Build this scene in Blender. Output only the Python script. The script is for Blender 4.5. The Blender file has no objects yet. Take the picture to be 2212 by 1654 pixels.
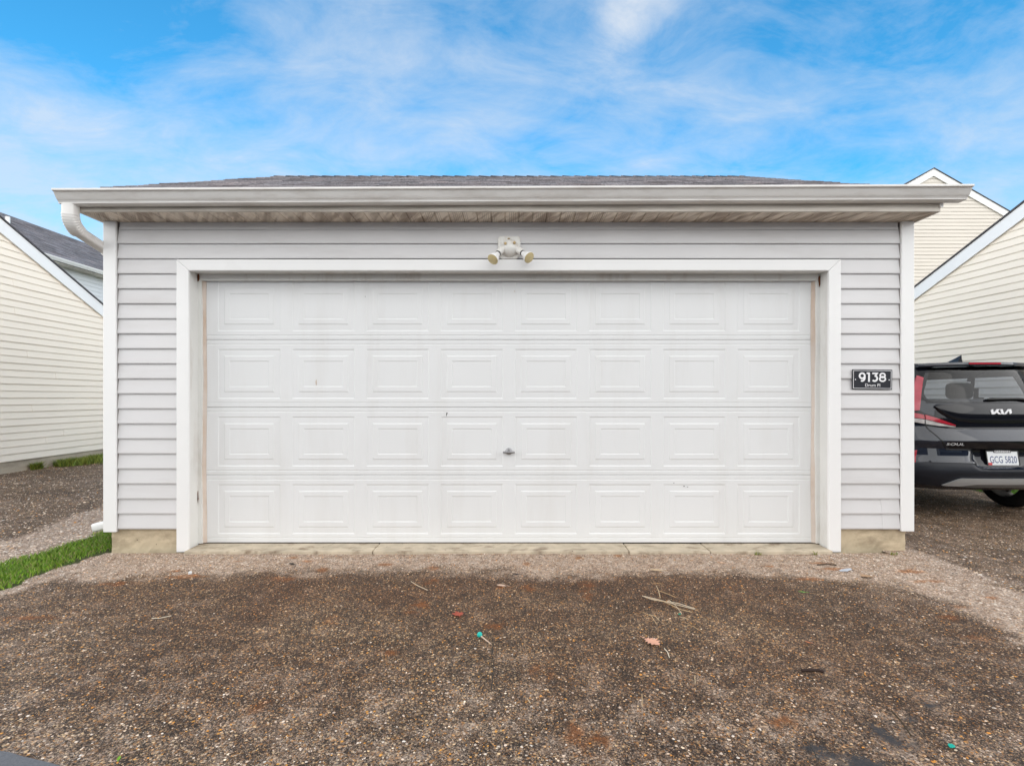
import bpy, bmesh, math, random
import numpy as np
from mathutils import Vector, Matrix

random.seed(7)
rng = np.random.default_rng(7)
SC = bpy.context.scene
COL = SC.collection
R = math.radians

# ------------------------------------------------------------------ camera model (photo measured on a 2212 px wide copy)
F, CX, HY, CH = 1060.0, 1106.0, 858.0, 1.18


def sm(a, b, x):
    t = np.clip((np.asarray(x, float) - a) / (b - a), 0, 1)
    return t * t * (3 - 2 * t)


def gh(x):
    """ground height: level before the garage, a little lower on the neighbouring drives"""
    return -0.05 * sm(3.1, 4.3, np.abs(x))


def at(px, py, y):
    """point of the picture at a given depth"""
    return Vector(((px - CX) * y / F, y, CH + (HY - py) * y / F))


def gp(px, py):
    y = CH * F / (py - HY)
    return (px - CX) * y / F, y


# ------------------------------------------------------------------ mesh helpers
class MB:
    def __init__(self):
        self.v, self.f, self.m, self.c = [], [], [], []
        self.col = None

    def add(self, pts, faces, mi=0):
        b = len(self.v)
        self.v += [tuple(p) for p in pts]
        self.c += [self.col] * len(pts)
        for f in faces:
            self.f.append([b + i for i in f])
            self.m.append(mi)

    def quad(self, a, b, c, d, mi=0):
        self.add([a, b, c, d], [(0, 1, 2, 3)], mi)

    def box(self, x0, x1, y0, y1, z0, z1, mi=0):
        p = [(x0, y0, z0), (x1, y0, z0), (x1, y1, z0), (x0, y1, z0),
             (x0, y0, z1), (x1, y0, z1), (x1, y1, z1), (x0, y1, z1)]
        self.add(p, [(0, 3, 2, 1), (4, 5, 6, 7), (0, 1, 5, 4), (1, 2, 6, 5), (2, 3, 7, 6), (3, 0, 4, 7)], mi)

    def prism(self, poly, d, mi=0):
        """poly: ordered 3d points; d: extrusion vector"""
        n = len(poly)
        d = Vector(d)
        a = [Vector(p) for p in poly]
        self.add(a + [p + d for p in a],
                 [tuple(range(n))[::-1], tuple(range(n, 2 * n))] + [(i, (i + 1) % n, n + (i + 1) % n, n + i) for i in range(n)], mi)

    def loft(self, rings, closed=True, cap0=True, cap1=True, mi=0):
        n = len(rings[0])
        pts = [p for r in rings for p in r]
        fs = []
        for i in range(len(rings) - 1):
            for j in range(n if closed else n - 1):
                k = (j + 1) % n
                fs.append((i * n + j, i * n + k, (i + 1) * n + k, (i + 1) * n + j))
        if cap0:
            fs.append(tuple(range(n))[::-1])
        if cap1:
            fs.append(tuple((len(rings) - 1) * n + j for j in range(n)))
        self.add(pts, fs, mi)

    def tube(self, path, r, n=8, mi=0):
        path = [Vector(p) for p in path]
        rings = []
        for i, p in enumerate(path):
            t = (path[min(i + 1, len(path) - 1)] - path[max(i - 1, 0)]).normalized()
            a = t.cross(Vector((0, 0, 1)) if abs(t.z) < .9 else Vector((1, 0, 0))).normalized()
            b = t.cross(a)
            rr = r[i] if isinstance(r, (list, tuple)) else r
            rings.append([p + (a * math.cos(2 * math.pi * k / n) + b * math.sin(2 * math.pi * k / n)) * rr for k in range(n)])
        self.loft(rings, mi=mi)

    def lathe(self, o, axis, prof, n=24, mi=0):
        """prof: (distance along axis, radius)"""
        axis = Vector(axis).normalized()
        a = axis.cross(Vector((0, 0, 1)) if abs(axis.z) < .95 else Vector((1, 0, 0))).normalized()
        b = axis.cross(a)
        o = Vector(o)
        self.loft([[o + axis * h + (a * math.cos(2 * math.pi * k / n) + b * math.sin(2 * math.pi * k / n)) * max(r, 1e-4)
                    for k in range(n)] for h, r in prof], mi=mi)

    def build(self, name, mats, parent=None, smooth=False, bevel=0, seg=2, angle=35):
        me = bpy.data.meshes.new(name)
        me.from_pydata(self.v, [], self.f)
        mats = mats if isinstance(mats, (list, tuple)) else [mats]
        for m in mats:
            me.materials.append(m)
        if len(mats) > 1:
            me.polygons.foreach_set('material_index', self.m)
        if any(c is not None for c in self.c):
            at_ = me.attributes.new('col', 'FLOAT_COLOR', 'POINT')
            at_.data.foreach_set('color', np.array([c or (.5, .5, .5, 1) for c in self.c], dtype=np.float32).ravel())
        bm = bmesh.new()
        bm.from_mesh(me)
        bmesh.ops.recalc_face_normals(bm, faces=bm.faces)
        bm.to_mesh(me)
        bm.free()
        o = bpy.data.objects.new(name, me)
        COL.objects.link(o)
        o.parent = parent
        if bevel:
            md = o.modifiers.new('bevel', 'BEVEL')
            md.width, md.segments, md.limit_method, md.angle_limit = bevel, seg, 'ANGLE', R(40)
        if smooth:
            me.polygons.foreach_set('use_smooth', [True] * len(me.polygons))
            me.set_sharp_from_angle(angle=R(angle))
        me.update()
        return o


def arrays_mesh(name, verts, quads, tris, attrs, mat, smooth_tris=True, parent=None):
    me = bpy.data.meshes.new(name)
    nq, nt = len(quads), len(tris)
    me.vertices.add(len(verts))
    me.vertices.foreach_set('co', np.asarray(verts, np.float32).ravel())
    loops = np.concatenate([np.asarray(quads, np.int32).ravel(), np.asarray(tris, np.int32).ravel()]).astype(np.int32)
    me.loops.add(len(loops))
    me.loops.foreach_set('vertex_index', loops)
    me.polygons.add(nq + nt)
    st = np.concatenate([np.arange(nq) * 4, nq * 4 + np.arange(nt) * 3]).astype(np.int32)
    me.polygons.foreach_set('loop_start', st)
    me.polygons.foreach_set('use_smooth', np.ones(nq + nt, bool) if smooth_tris else np.zeros(nq + nt, bool))
    for k, a in attrs.items():
        t = me.attributes.new(k, 'FLOAT_COLOR', 'POINT')
        t.data.foreach_set('color', np.asarray(a, np.float32).ravel())
    me.materials.append(mat)
    me.update(calc_edges=True)
    me.validate()
    o = bpy.data.objects.new(name, me)
    COL.objects.link(o)
    o.parent = parent
    return o


def tag(o, label, cat, group=None):
    o['label'], o['category'] = label, cat
    if group:
        o['group'] = group
    return o


def struct(o, kind='structure'):
    o['kind'] = kind
    return o


def thing(name, loc, label, cat, rz=0, group=None):
    o = bpy.data.objects.new(name, None)
    COL.objects.link(o)
    o.location = loc
    o.rotation_euler = (0, 0, rz)
    o.empty_display_size = .2
    return tag(o, label, cat, group)


# ------------------------------------------------------------------ materials
class NT:
    def __init__(self, tree):
        self.t = tree
        self.n, self.l = tree.nodes, tree.links

    def node(self, typ, **kw):
        nd = self.n.new(typ)
        for k, v in kw.items():
            if k in nd.inputs:
                self.set(nd.inputs[k], v)
            else:
                setattr(nd, k, v)
        return nd

    def set(self, inp, v):
        if isinstance(v, bpy.types.NodeSocket):
            self.l.new(v, inp)
        else:
            inp.default_value = v

    def math(self, op, a, b=0.0, c=None, clamp=False):
        nd = self.n.new('ShaderNodeMath')
        nd.operation = op
        nd.use_clamp = clamp
        self.set(nd.inputs[0], a)
        self.set(nd.inputs[1], b)
        if c is not None:
            self.set(nd.inputs[2], c)
        return nd.outputs[0]

    def mix(self, f, a, b, blend='MIX'):
        nd = self.n.new('ShaderNodeMix')
        nd.data_type = 'RGBA'
        nd.blend_type = blend
        self.set(nd.inputs['Factor'], f)
        self.set(nd.inputs[6], a if isinstance(a, bpy.types.NodeSocket) else (*a[:3], 1))
        self.set(nd.inputs[7], b if isinstance(b, bpy.types.NodeSocket) else (*b[:3], 1))
        return nd.outputs[2]

    def ramp(self, f, stops, interp='LINEAR'):
        nd = self.n.new('ShaderNodeValToRGB')
        cr = nd.color_ramp
        cr.interpolation = interp
        while len(cr.elements) < len(stops):
            cr.elements.new(.5)
        for e, (p, c) in zip(cr.elements, stops):
            e.position = p
            e.color = (c, c, c, 1) if isinstance(c, (int, float)) else (*c[:3], 1)
        self.set(nd.inputs[0], f)
        return nd.outputs[0]

    def noise(self, vec, scale, detail=4, rough=.55, dist=0):
        nd = self.n.new('ShaderNodeTexNoise')
        self.l.new(vec, nd.inputs['Vector'])
        nd.inputs['Scale'].default_value = scale
        nd.inputs['Detail'].default_value = detail
        nd.inputs['Roughness'].default_value = rough
        nd.inputs['Distortion'].default_value = dist
        return nd.outputs['Fac']

    def mapping(self, vec, scale=(1, 1, 1), rot=(0, 0, 0), loc=(0, 0, 0)):
        nd = self.n.new('ShaderNodeMapping')
        self.l.new(vec, nd.inputs['Vector'])
        nd.inputs['Scale'].default_value = scale
        nd.inputs['Rotation'].default_value = rot
        nd.inputs['Location'].default_value = loc
        return nd.outputs[0]


def new_mat(name):
    m = bpy.data.materials.new(name)
    m.use_nodes = True
    nt = NT(m.node_tree)
    b = m.node_tree.nodes['Principled BSDF']
    tc = nt.node('ShaderNodeTexCoord').outputs['Object']
    return m, nt, b, tc


def bump(nt, b, h, strength, dist=.002):
    nd = nt.node('ShaderNodeBump')
    nd.inputs['Strength'].default_value = strength
    nd.inputs['Distance'].default_value = dist
    nt.l.new(h, nd.inputs['Height'])
    nt.l.new(nd.outputs[0], b.inputs['Normal'])


def plain(name, col, rough=.5, var=.06, scale=2.5, bmp=0, bscale=(60, 60, 60), dirt=None, dirt_amt=.3, dirt_scale=(3, 3, 3), dirt_lo=.5,
          dirt_hi=.75, spec=.5, metal=0, coat=0, attr=None, specks=0):
    m, nt, b, tc = new_mat(name)
    c = nt.mix(nt.ramp(nt.noise(tc, scale, 5), [(.3, 0), (.7, 1)]), [x * (1 - var) for x in col], [min(1, x * (1 + var)) for x in col])
    if attr:
        a = nt.node('ShaderNodeAttribute', attribute_name=attr).outputs['Color']
        c = nt.mix(1.0, c, a, 'MULTIPLY')
    if dirt:
        d = nt.ramp(nt.noise(nt.mapping(tc, dirt_scale), 1.0, 7, .65), [(dirt_lo, 0), (dirt_hi, dirt_amt)])
        c = nt.mix(d, c, dirt)
    if specks:
        v = nt.node('ShaderNodeTexVoronoi')
        nt.l.new(tc, v.inputs['Vector'])
        v.inputs['Scale'].default_value = 14
        s = nt.math('LESS_THAN', v.outputs['Distance'], .06)
        s = nt.math('MULTIPLY', s, specks)
        c = nt.mix(s, c, (.06, .045, .035))
    nt.l.new(c, b.inputs['Base Color'])
    b.inputs['Roughness'].default_value = rough
    b.inputs['Specular IOR Level'].default_value = spec
    b.inputs['Metallic'].default_value = metal
    b.inputs['Coat Weight'].default_value = coat
    b.inputs['Coat Roughness'].default_value = .03
    b.inputs['Coat IOR'].default_value = 1.36
    if bmp:
        bump(nt, b, nt.noise(nt.mapping(tc, bscale), 1.0, 4, .6), bmp)
    return m


DIRT = (.20, .155, .12)
M = {}
M['siding'] = plain('grey_vinyl', (.640, .634, .642), .42, .04, 1.5, .25, (6, 6, 160), DIRT, .22, (.8, 1, 5), .5, .8, specks=.0)
M['trim'] = plain('white_trim', (.83, .83, .83), .38, .02, 2, .08, (20, 20, 20), DIRT, .12, (2, 2, 2), .58, .8)
M['door'] = plain('white_door', (.745, .755, .765), .40, .015, 1.2, .22, (9, 9, 190), (.42, .37, .30), .16, (5, 1, .8), .5, .82)
M['jamb'] = plain('jamb_white', (.72, .72, .70), .45, .05, 3, .1, (30, 30, 30), (.33, .25, .18), .5, (5, 5, 1.2), .52, .75)
M['seal'] = plain('tan_weather_seal', (.62, .54, .48), .6, .10, 3, .1, (50, 50, 5), (.42, .26, .15), .6, (4, 4, 1.5), .42, .65)
M['gutter'] = plain('gutter_alu', (.79, .775, .755), .36, .03, 1.2, .04, (8, 8, 8), (.30, .23, .18), .38, (3, 9, 14), .46, .78)
M['fascia'] = plain('dirty_fascia', (.70, .65, .58), .45, .07, 2, .05, (20, 20, 20), (.20, .15, .11), .55, (2, 3, 25), .45, .7)
M['cream'] = plain('cream_vinyl', (.90, .81, .69), .45, .025, .8, .15, (5, 5, 120), (.45, .38, .28), .14, (.5, .5, 2), .52, .8)
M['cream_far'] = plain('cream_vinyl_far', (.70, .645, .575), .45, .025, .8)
M['white_siding'] = plain('white_vinyl', (.66, .68, .70), .45, .03, .8)
M['dark_siding'] = plain('dark_brown_vinyl', (.10, .092, .088), .5, .05, .8)
M['concrete'] = plain('concrete', (.60, .50, .355), .8, .14, 6, .5, (70, 70, 70), (.20, .15, .10), .75, (3, 3, 7), .48, .72, .2, specks=.8)
M['concrete_grey'] = plain('concrete_weathered', (.47, .405, .315), .85, .16, 4, .5, (50, 50, 50), (.24, .19, .15), .6, (2, 2, 5), .45, .7, .2)
M['slab'] = plain('slab_concrete', (.50, .43, .33), .8, .18, 9, .4, (90, 90, 90), (.16, .11, .07), .8, (6, 12, 6), .52, .68, .2, specks=.9)
M['roof'] = plain('grey_shingle', (.36, .34, .36), .85, .3, 60, .6, (220, 220, 220), spec=.2, attr='col')
M['roof_far'] = plain('dark_shingle', (.20, .19, .205), .85, .35, 25, .4, (120, 120, 120), spec=.2, attr='col')
M['dark'] = plain('dark_gap', (.03, .026, .022), .9, .1)
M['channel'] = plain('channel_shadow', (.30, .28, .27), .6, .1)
M['rust'] = plain('rust', (.16, .06, .025), .9, .3, 60)
M['fixture'] = plain('cream_fixture', (.76, .75, .72), .35, .03, 20, dirt=(.45, .33, .2), dirt_amt=.4, dirt_scale=(25, 25, 25))
M['lamp_white'] = plain('lamp_glass_white', (.80, .80, .80), .22, .02, 20)
M['lens'] = plain('lamp_lens', (.60, .50, .27), .35, .1, 40, .3, (250, 250, 250))
M['brass'] = plain('tan_knob', (.55, .40, .2), .4, .2, 90)
M['sign'] = plain('sign_black', (.018, .019, .026), .35, .1)
M['ink'] = plain('sign_white', (.80, .80, .82), .5, .01)
M['zinc'] = plain('grey_metal', (.28, .28, .29), .38, .2, 90, metal=.8)
M['pvc'] = plain('white_pipe', (.8, .79, .78), .4, .02)
M['bark'] = plain('bark', (.12, .09, .065), .9, .3, 20, .5, (30, 30, 30))
M['soil'] = plain('soil', (.10, .075, .05), .95, .3, 14, .6, (60, 60, 60), spec=.1)


def leaf_mat(name, c, rough=.55, trans=.25):
    m, nt, b, tc = new_mat(name)
    a = nt.node('ShaderNodeAttribute', attribute_name='col').outputs['Color']
    nt.l.new(nt.mix(1, a, c, 'MULTIPLY'), b.inputs['Base Color'])
    b.inputs['Roughness'].default_value = rough
    b.inputs['Specular IOR Level'].default_value = .3
    return m


M['grass'] = leaf_mat('grass_blade', (1, 1, 1))
M['leafcol'] = leaf_mat('tree_leaf', (1, 1, 1))


def soffit_mat():
    m, nt, b, tc = new_mat('vented_soffit')
    sx = nt.node('ShaderNodeSeparateXYZ')
    nt.l.new(tc, sx.inputs[0])
    # pressed holes: fine grid on two of three strips, and grime that collects in patches
    fx = nt.math('FRACT', nt.math('MULTIPLY', sx.outputs[0], 70))
    fy = nt.math('FRACT', nt.math('MULTIPLY', sx.outputs[1], 70))
    hole = nt.math('LESS_THAN', nt.math('ADD', nt.math('POWER', nt.math('SUBTRACT', fx, .5), 2), nt.math('POWER', nt.math('SUBTRACT', fy, .5), 2)), .05)
    strip = nt.math('FRACT', nt.math('MULTIPLY', sx.outputs[0], 1 / .206))
    vent = nt.math('LESS_THAN', strip, .55)
    hole = nt.math('MULTIPLY', hole, vent)
    sk = nt.math('ADD', nt.math('MULTIPLY', sx.outputs[0], 1.0), nt.math('MULTIPLY', sx.outputs[1], .55))
    cb = nt.node('ShaderNodeCombineXYZ')
    nt.l.new(sk, cb.inputs[0])
    nt.l.new(sx.outputs[1], cb.inputs[1])
    g = nt.ramp(nt.noise(nt.mapping(cb.outputs[0], (14, 3, 1)), 1, 5, .6, .4), [(.42, 0), (.6, 1)])
    c = nt.mix(nt.math('MULTIPLY', g, .8), (.82, .73, .62), (.33, .25, .19))
    c = nt.mix(nt.math('MULTIPLY', hole, .75), c, (.09, .07, .055))
    nt.l.new(c, b.inputs['Base Color'])
    b.inputs['Roughness'].default_value = .6
    return m


M['soffit'] = soffit_mat()


def paving_mat():
    m, nt, b, tc = new_mat('worn_asphalt')
    geo = nt.node('ShaderNodeNewGeometry').outputs['Position']
    msk = nt.node('ShaderNodeSeparateColor')
    ma = nt.node('ShaderNodeAttribute', attribute_name='mask')
    nt.l.new(ma.outputs['Color'], msk.inputs[0])
    wet = ma.outputs['Alpha']
    dust, rust, tar = msk.outputs[0], msk.outputs[1], msk.outputs[2]
    pa = nt.node('ShaderNodeAttribute', attribute_name='peb')
    cells = []
    for sc_ in (130, 300):
        v = nt.node('ShaderNodeTexVoronoi')
        v.voronoi_dimensions = '2D'
        wob = nt.mapping(geo, (1, 1, 1))
        nt.l.new(wob, v.inputs['Vector'])
        v.inputs['Scale'].default_value = sc_
        s = nt.node('ShaderNodeSeparateColor')
        nt.l.new(v.outputs['Color'], s.inputs[0])
        cells.append((s.outputs[0], s.outputs[1], v.outputs['Distance']))
    (r1, g1, d1), (r2, g2, d2) = cells
    dark = [(0, (.020, .015, .012)), (.44, (.048, .035, .028)), (.64, (.105, .072, .053)), (.78, (.20, .128, .08)), (.85, (.42, .22, .07)),
            (.90, (.28, .22, .17)), (.945, (.66, .52, .34)), (1, (.78, .72, .64))]
    pale = [(0, (.10, .07, .05)), (.16, (.34, .26, .205)), (.5, (.50, .405, .325)), (.72, (.58, .48, .40)), (.85, (.48, .29, .16)),
            (.92, (.68, .60, .52)), (1, (.76, .72, .67))]
    cd = nt.mix(.5, nt.ramp(r1, dark, 'CONSTANT'), nt.ramp(r2, dark, 'CONSTANT'))
    cp = nt.mix(.4, nt.ramp(r1, pale, 'CONSTANT'), nt.ramp(r2, pale, 'CONSTANT'))
    big = nt.noise(geo, 1.3, 5, .6)
    mid = nt.noise(geo, 7, 5, .65)
    fine = nt.noise(geo, 160, 2, .5)
    cd = nt.mix(1, cd, nt.ramp(mid, [(.3, .62), (.7, 1.25)]), 'MULTIPLY')
    cd = nt.mix(1, cd, nt.ramp(big, [(.3, (.80, .70, .60)), (.7, (1.42, 1.27, 1.12))]), 'MULTIPLY')
    cd = nt.mix(wet, cd, nt.mix(1, cd, (.60, .47, .38), 'MULTIPLY'))
    df = nt.math('ADD', dust, nt.math('MULTIPLY', nt.math('SUBTRACT', fine, .5), 1.7))
    df = nt.math('ADD', df, nt.math('MULTIPLY', nt.math('SUBTRACT', mid, .5), 1.5))
    df = nt.ramp(df, [(.22, 0), (.78, 1)])
    cp = nt.mix(1, cp, nt.ramp(nt.noise(geo, 15, 5, .7), [(.35, (.62, .52, .44)), (.58, (1, 1, 1))]), 'MULTIPLY')
    c = nt.mix(df, cd, cp)
    rf = nt.math('MULTIPLY', nt.ramp(nt.math('ADD', rust, nt.math('MULTIPLY', nt.math('SUBTRACT', fine, .5), 1.0)), [(.25, 0), (.75, .85)]), 1.0)
    c = nt.mix(rf, c, nt.mix(.55, c, (.20, .085, .022)))
    c = nt.mix(rf, c, (1.0, .70, .46), 'MULTIPLY')
    tf = nt.ramp(nt.math('ADD', tar, nt.math('MULTIPLY', nt.math('SUBTRACT', fine, .5), 1.3)), [(.34, 0), (.80, .92)])
    c = nt.mix(tf, c, (.030, .031, .035))
    pcw = nt.mix(wet, pa.outputs['Color'], nt.mix(1, pa.outputs['Color'], (.80, .72, .64), 'MULTIPLY'))
    pc = nt.mix(rf, pcw, (.90, .56, .32), 'MULTIPLY')
    c = nt.mix(pa.outputs['Alpha'], c, pc)
    nt.l.new(c, b.inputs['Base Color'])
    rr = nt.mix(tf, nt.mix(pa.outputs['Alpha'], (.70, .70, .70), (.42, .42, .42)), (.6, .6, .6))
    nt.l.new(rr, b.inputs['Roughness'])
    b.inputs['Specular IOR Level'].default_value = .35
    h = nt.math('ADD', nt.math('MULTIPLY', nt.math('SUBTRACT', 1, d1), .6), nt.math('MULTIPLY', nt.math('SUBTRACT', 1, d2), .4))
    h = nt.math('MULTIPLY', h, nt.math('SUBTRACT', 1, nt.math('MULTIPLY', pa.outputs['Alpha'], 1)))
    h = nt.math('MULTIPLY', h, nt.math('SUBTRACT', 1, nt.math('MULTIPLY', tf, .8)))
    bump(nt, b, h, .7, .004)
    return m


M['paving'] = paving_mat()


def car_paint():
    m, nt, b, tc = new_mat('dark_car_paint')
    v = nt.node('ShaderNodeTexVoronoi')
    nt.l.new(nt.mapping(tc, (1, 1, 1.3)), v.inputs['Vector'])
    v.inputs['Scale'].default_value = 42
    drop = nt.math('LESS_THAN', v.outputs['Distance'], .17)
    s = nt.node('ShaderNodeSeparateColor')
    nt.l.new(v.outputs['Color'], s.inputs[0])
    drop = nt.math('MULTIPLY', drop, nt.math('GREATER_THAN', s.outputs[0], .45))
    c = nt.mix(nt.noise(tc, 3, 4), (.009, .012, .021), (.014, .018, .028))
    nt.l.new(c, b.inputs['Base Color'])
    b.inputs['Metallic'].default_value = .0
    b.inputs['Roughness'].default_value = .3
    b.inputs['Specular IOR Level'].default_value = .05
    b.inputs['Coat Weight'].default_value = 1
    b.inputs['Coat Roughness'].default_value = .03
    b.inputs['Coat IOR'].default_value = 1.62
    b.inputs['Coat Tint'].default_value = (.80, .87, 1, 1)
    bm_ = nt.node('ShaderNodeBump')
    bm_.inputs['Strength'].default_value = .8
    bm_.inputs['Distance'].default_value = .004
    nt.l.new(drop, bm_.inputs['Height'])
    nt.l.new(bm_.outputs[0], b.inputs['Coat Normal'])
    nt.l.new(bm_.outputs[0], b.inputs['Normal'])
    return m


M['paint'] = car_paint()
M['gloss'] = plain('gloss_black', (.006, .006, .009), .12, .05, spec=.15, coat=1)
M['cladding'] = plain('bumper_grey', (.016, .018, .025), .42, .1, 6, .1, (90, 90, 90), spec=.25, coat=.12)
M['silver'] = plain('silver_trim', (.50, .51, .52), .4, .03, metal=.25)
M['skirt_grey'] = plain('grey_under_trim', (.13, .125, .12), .5, .1)
M['rubber'] = plain('tyre_rubber', (.014, .014, .014), .8, .2, 30, .3, (80, 80, 80), spec=.2)
M['black'] = plain('black_plastic', (.010, .010, .011), .5, .1)
M['red_lens'] = plain('red_lens', (.42, .018, .035), .15, .12, 30, coat=1)
M['pink_lens'] = plain('faded_red_lens', (.46, .06, .085), .2, .18, 12, coat=1)
M['clear_lens'] = plain('clear_lens', (.50, .47, .46), .15, .25, 25, coat=1)
M['plate'] = plain('plate_white', (.78, .80, .82), .4, .02)
M['plate_blue'] = plain('plate_blue', (.035, .065, .19), .5, .05)
M['red_sticker'] = plain('red_sticker', (.6, .05, .05), .5, .1)
M['seat'] = plain('seat_fabric', (.02, .02, .022), .9, .1)


def glass_mat():
    m = bpy.data.materials.new('tinted_glass')
    m.use_nodes = True
    nt = NT(m.node_tree)
    m.node_tree.nodes.remove(m.node_tree.nodes['Principled BSDF'])
    out = m.node_tree.nodes['Material Output']
    tr = nt.node('ShaderNodeBsdfTransparent')
    tr.inputs[0].default_value = (.54, .57, .61, 1)
    gl = nt.node('ShaderNodeBsdfGlossy')
    gl.inputs['Roughness'].default_value = .04
    fr = nt.node('ShaderNodeFresnel')
    bf = nt.node('ShaderNodeNewGeometry').outputs['Backfacing']
    nt.l.new(nt.math('ADD', 1.5, nt.math('MULTIPLY', bf, 1 / 1.5 - 1.5)), fr.inputs['IOR'])
    mx = nt.node('ShaderNodeMixShader')
    nt.l.new(fr.outputs[0], mx.inputs[0])
    nt.l.new(tr.outputs[0], mx.inputs[1])
    nt.l.new(gl.outputs[0], mx.inputs[2])
    nt.l.new(mx.outputs[0], out.inputs['Surface'])
    return m


M['glass'] = glass_mat()


# ------------------------------------------------------------------ building helpers
def siding(mb, O, u, n, z0, rows, pitch, lim, lip=.013, seams=None, mi=0, back=True):
    """lapped courses on a wall: O base point, u along, n outward; lim(z) -> (ua, ub); seams {row: [positions]}"""
    O, u, n = Vector(O), Vector(u), Vector(n)
    Z = Vector((0, 0, 1))
    for r in range(rows):
        za, zb = z0 + r * pitch, z0 + (r + 1) * pitch
        a0, b0 = lim(za)
        a1, b1 = lim(zb)
        if b0 - a0 < .01:
            break
        if b1 < a1:
            a1 = b1 = (a0 + b0) / 2
        cuts = [None] + sorted(s for s in (seams or {}).get(r, []) if a0 + .03 < s < b0 - .03) + [None]
        for k in range(len(cuts) - 1):
            ex = .0025 * (k % 2)
            x0 = a0 if cuts[k] is None else cuts[k] - (.012 if k % 2 else 0)
            x1 = b0 if cuts[k + 1] is None else cuts[k + 1] + (.012 if k % 2 else 0)
            x0t = a1 if cuts[k] is None else x0
            x1t = b1 if cuts[k + 1] is None else x1
            w = random.uniform(-.0008, .0008)
            pb = lambda x, z, d: O + u * x + Z * z + n * d
            A, B = pb(x0, za, lip + ex + w), pb(x1, za, lip + ex + w)
            Cc, D = pb(x1t, zb, .002 + ex), pb(x0t, zb, .002 + ex)
            mb.add([A, B, Cc, D, pb(x0, za + .001, 0), pb(x1, za + .001, 0), pb(x0, za + .010, lip + ex + w + .0016), pb(x1, za + .010, lip + ex + w + .0016)],
                   [(0, 1, 7, 6), (6, 7, 2, 3), (4, 5, 1, 0), (4, 0, 6, 3), (1, 5, 2, 7)], mi)


def shingles(mb, O, u, s, n, length, slen, exposure=.14, tab=.22, base=.55):
    """rows of separate tabs laid up a slope, each row lapping the row below"""
    O, u, s, n = Vector(O), Vector(u), Vector(s), Vector(n)
    rows = int(slen / exposure)
    for r in range(rows):
        y0 = r * exposure
        y1 = min(slen, y0 + exposure + .01)
        x = -random.uniform(0, tab)
        while x < length:
            w = tab * random.uniform(.6, 1.35)
            a, b = max(0, x), min(length, x + w - .004)
            x += w
            if b - a < .01:
                continue
            t = random.uniform(.006, .013)
            g = base * random.uniform(.62, 1.35)
            tint = random.uniform(-.05, .05)
            mb.col = (g * (1 + tint), g, g * (1 - tint * .6), 1)
            off = random.uniform(-.004, .004)
            p = [O + u * a + s * (y0 + off) + n * t, O + u * b + s * (y0 + off) + n * t, O + u * b + s * y1 + n * .002, O + u * a + s * y1 + n * .002,
                 O + u * a + s * (y0 + off), O + u * b + s * (y0 + off)]
            mb.add(p, [(0, 1, 2, 3), (4, 5, 1, 0), (4, 0, 3), (5, 2, 1)])
    mb.col = None


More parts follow.
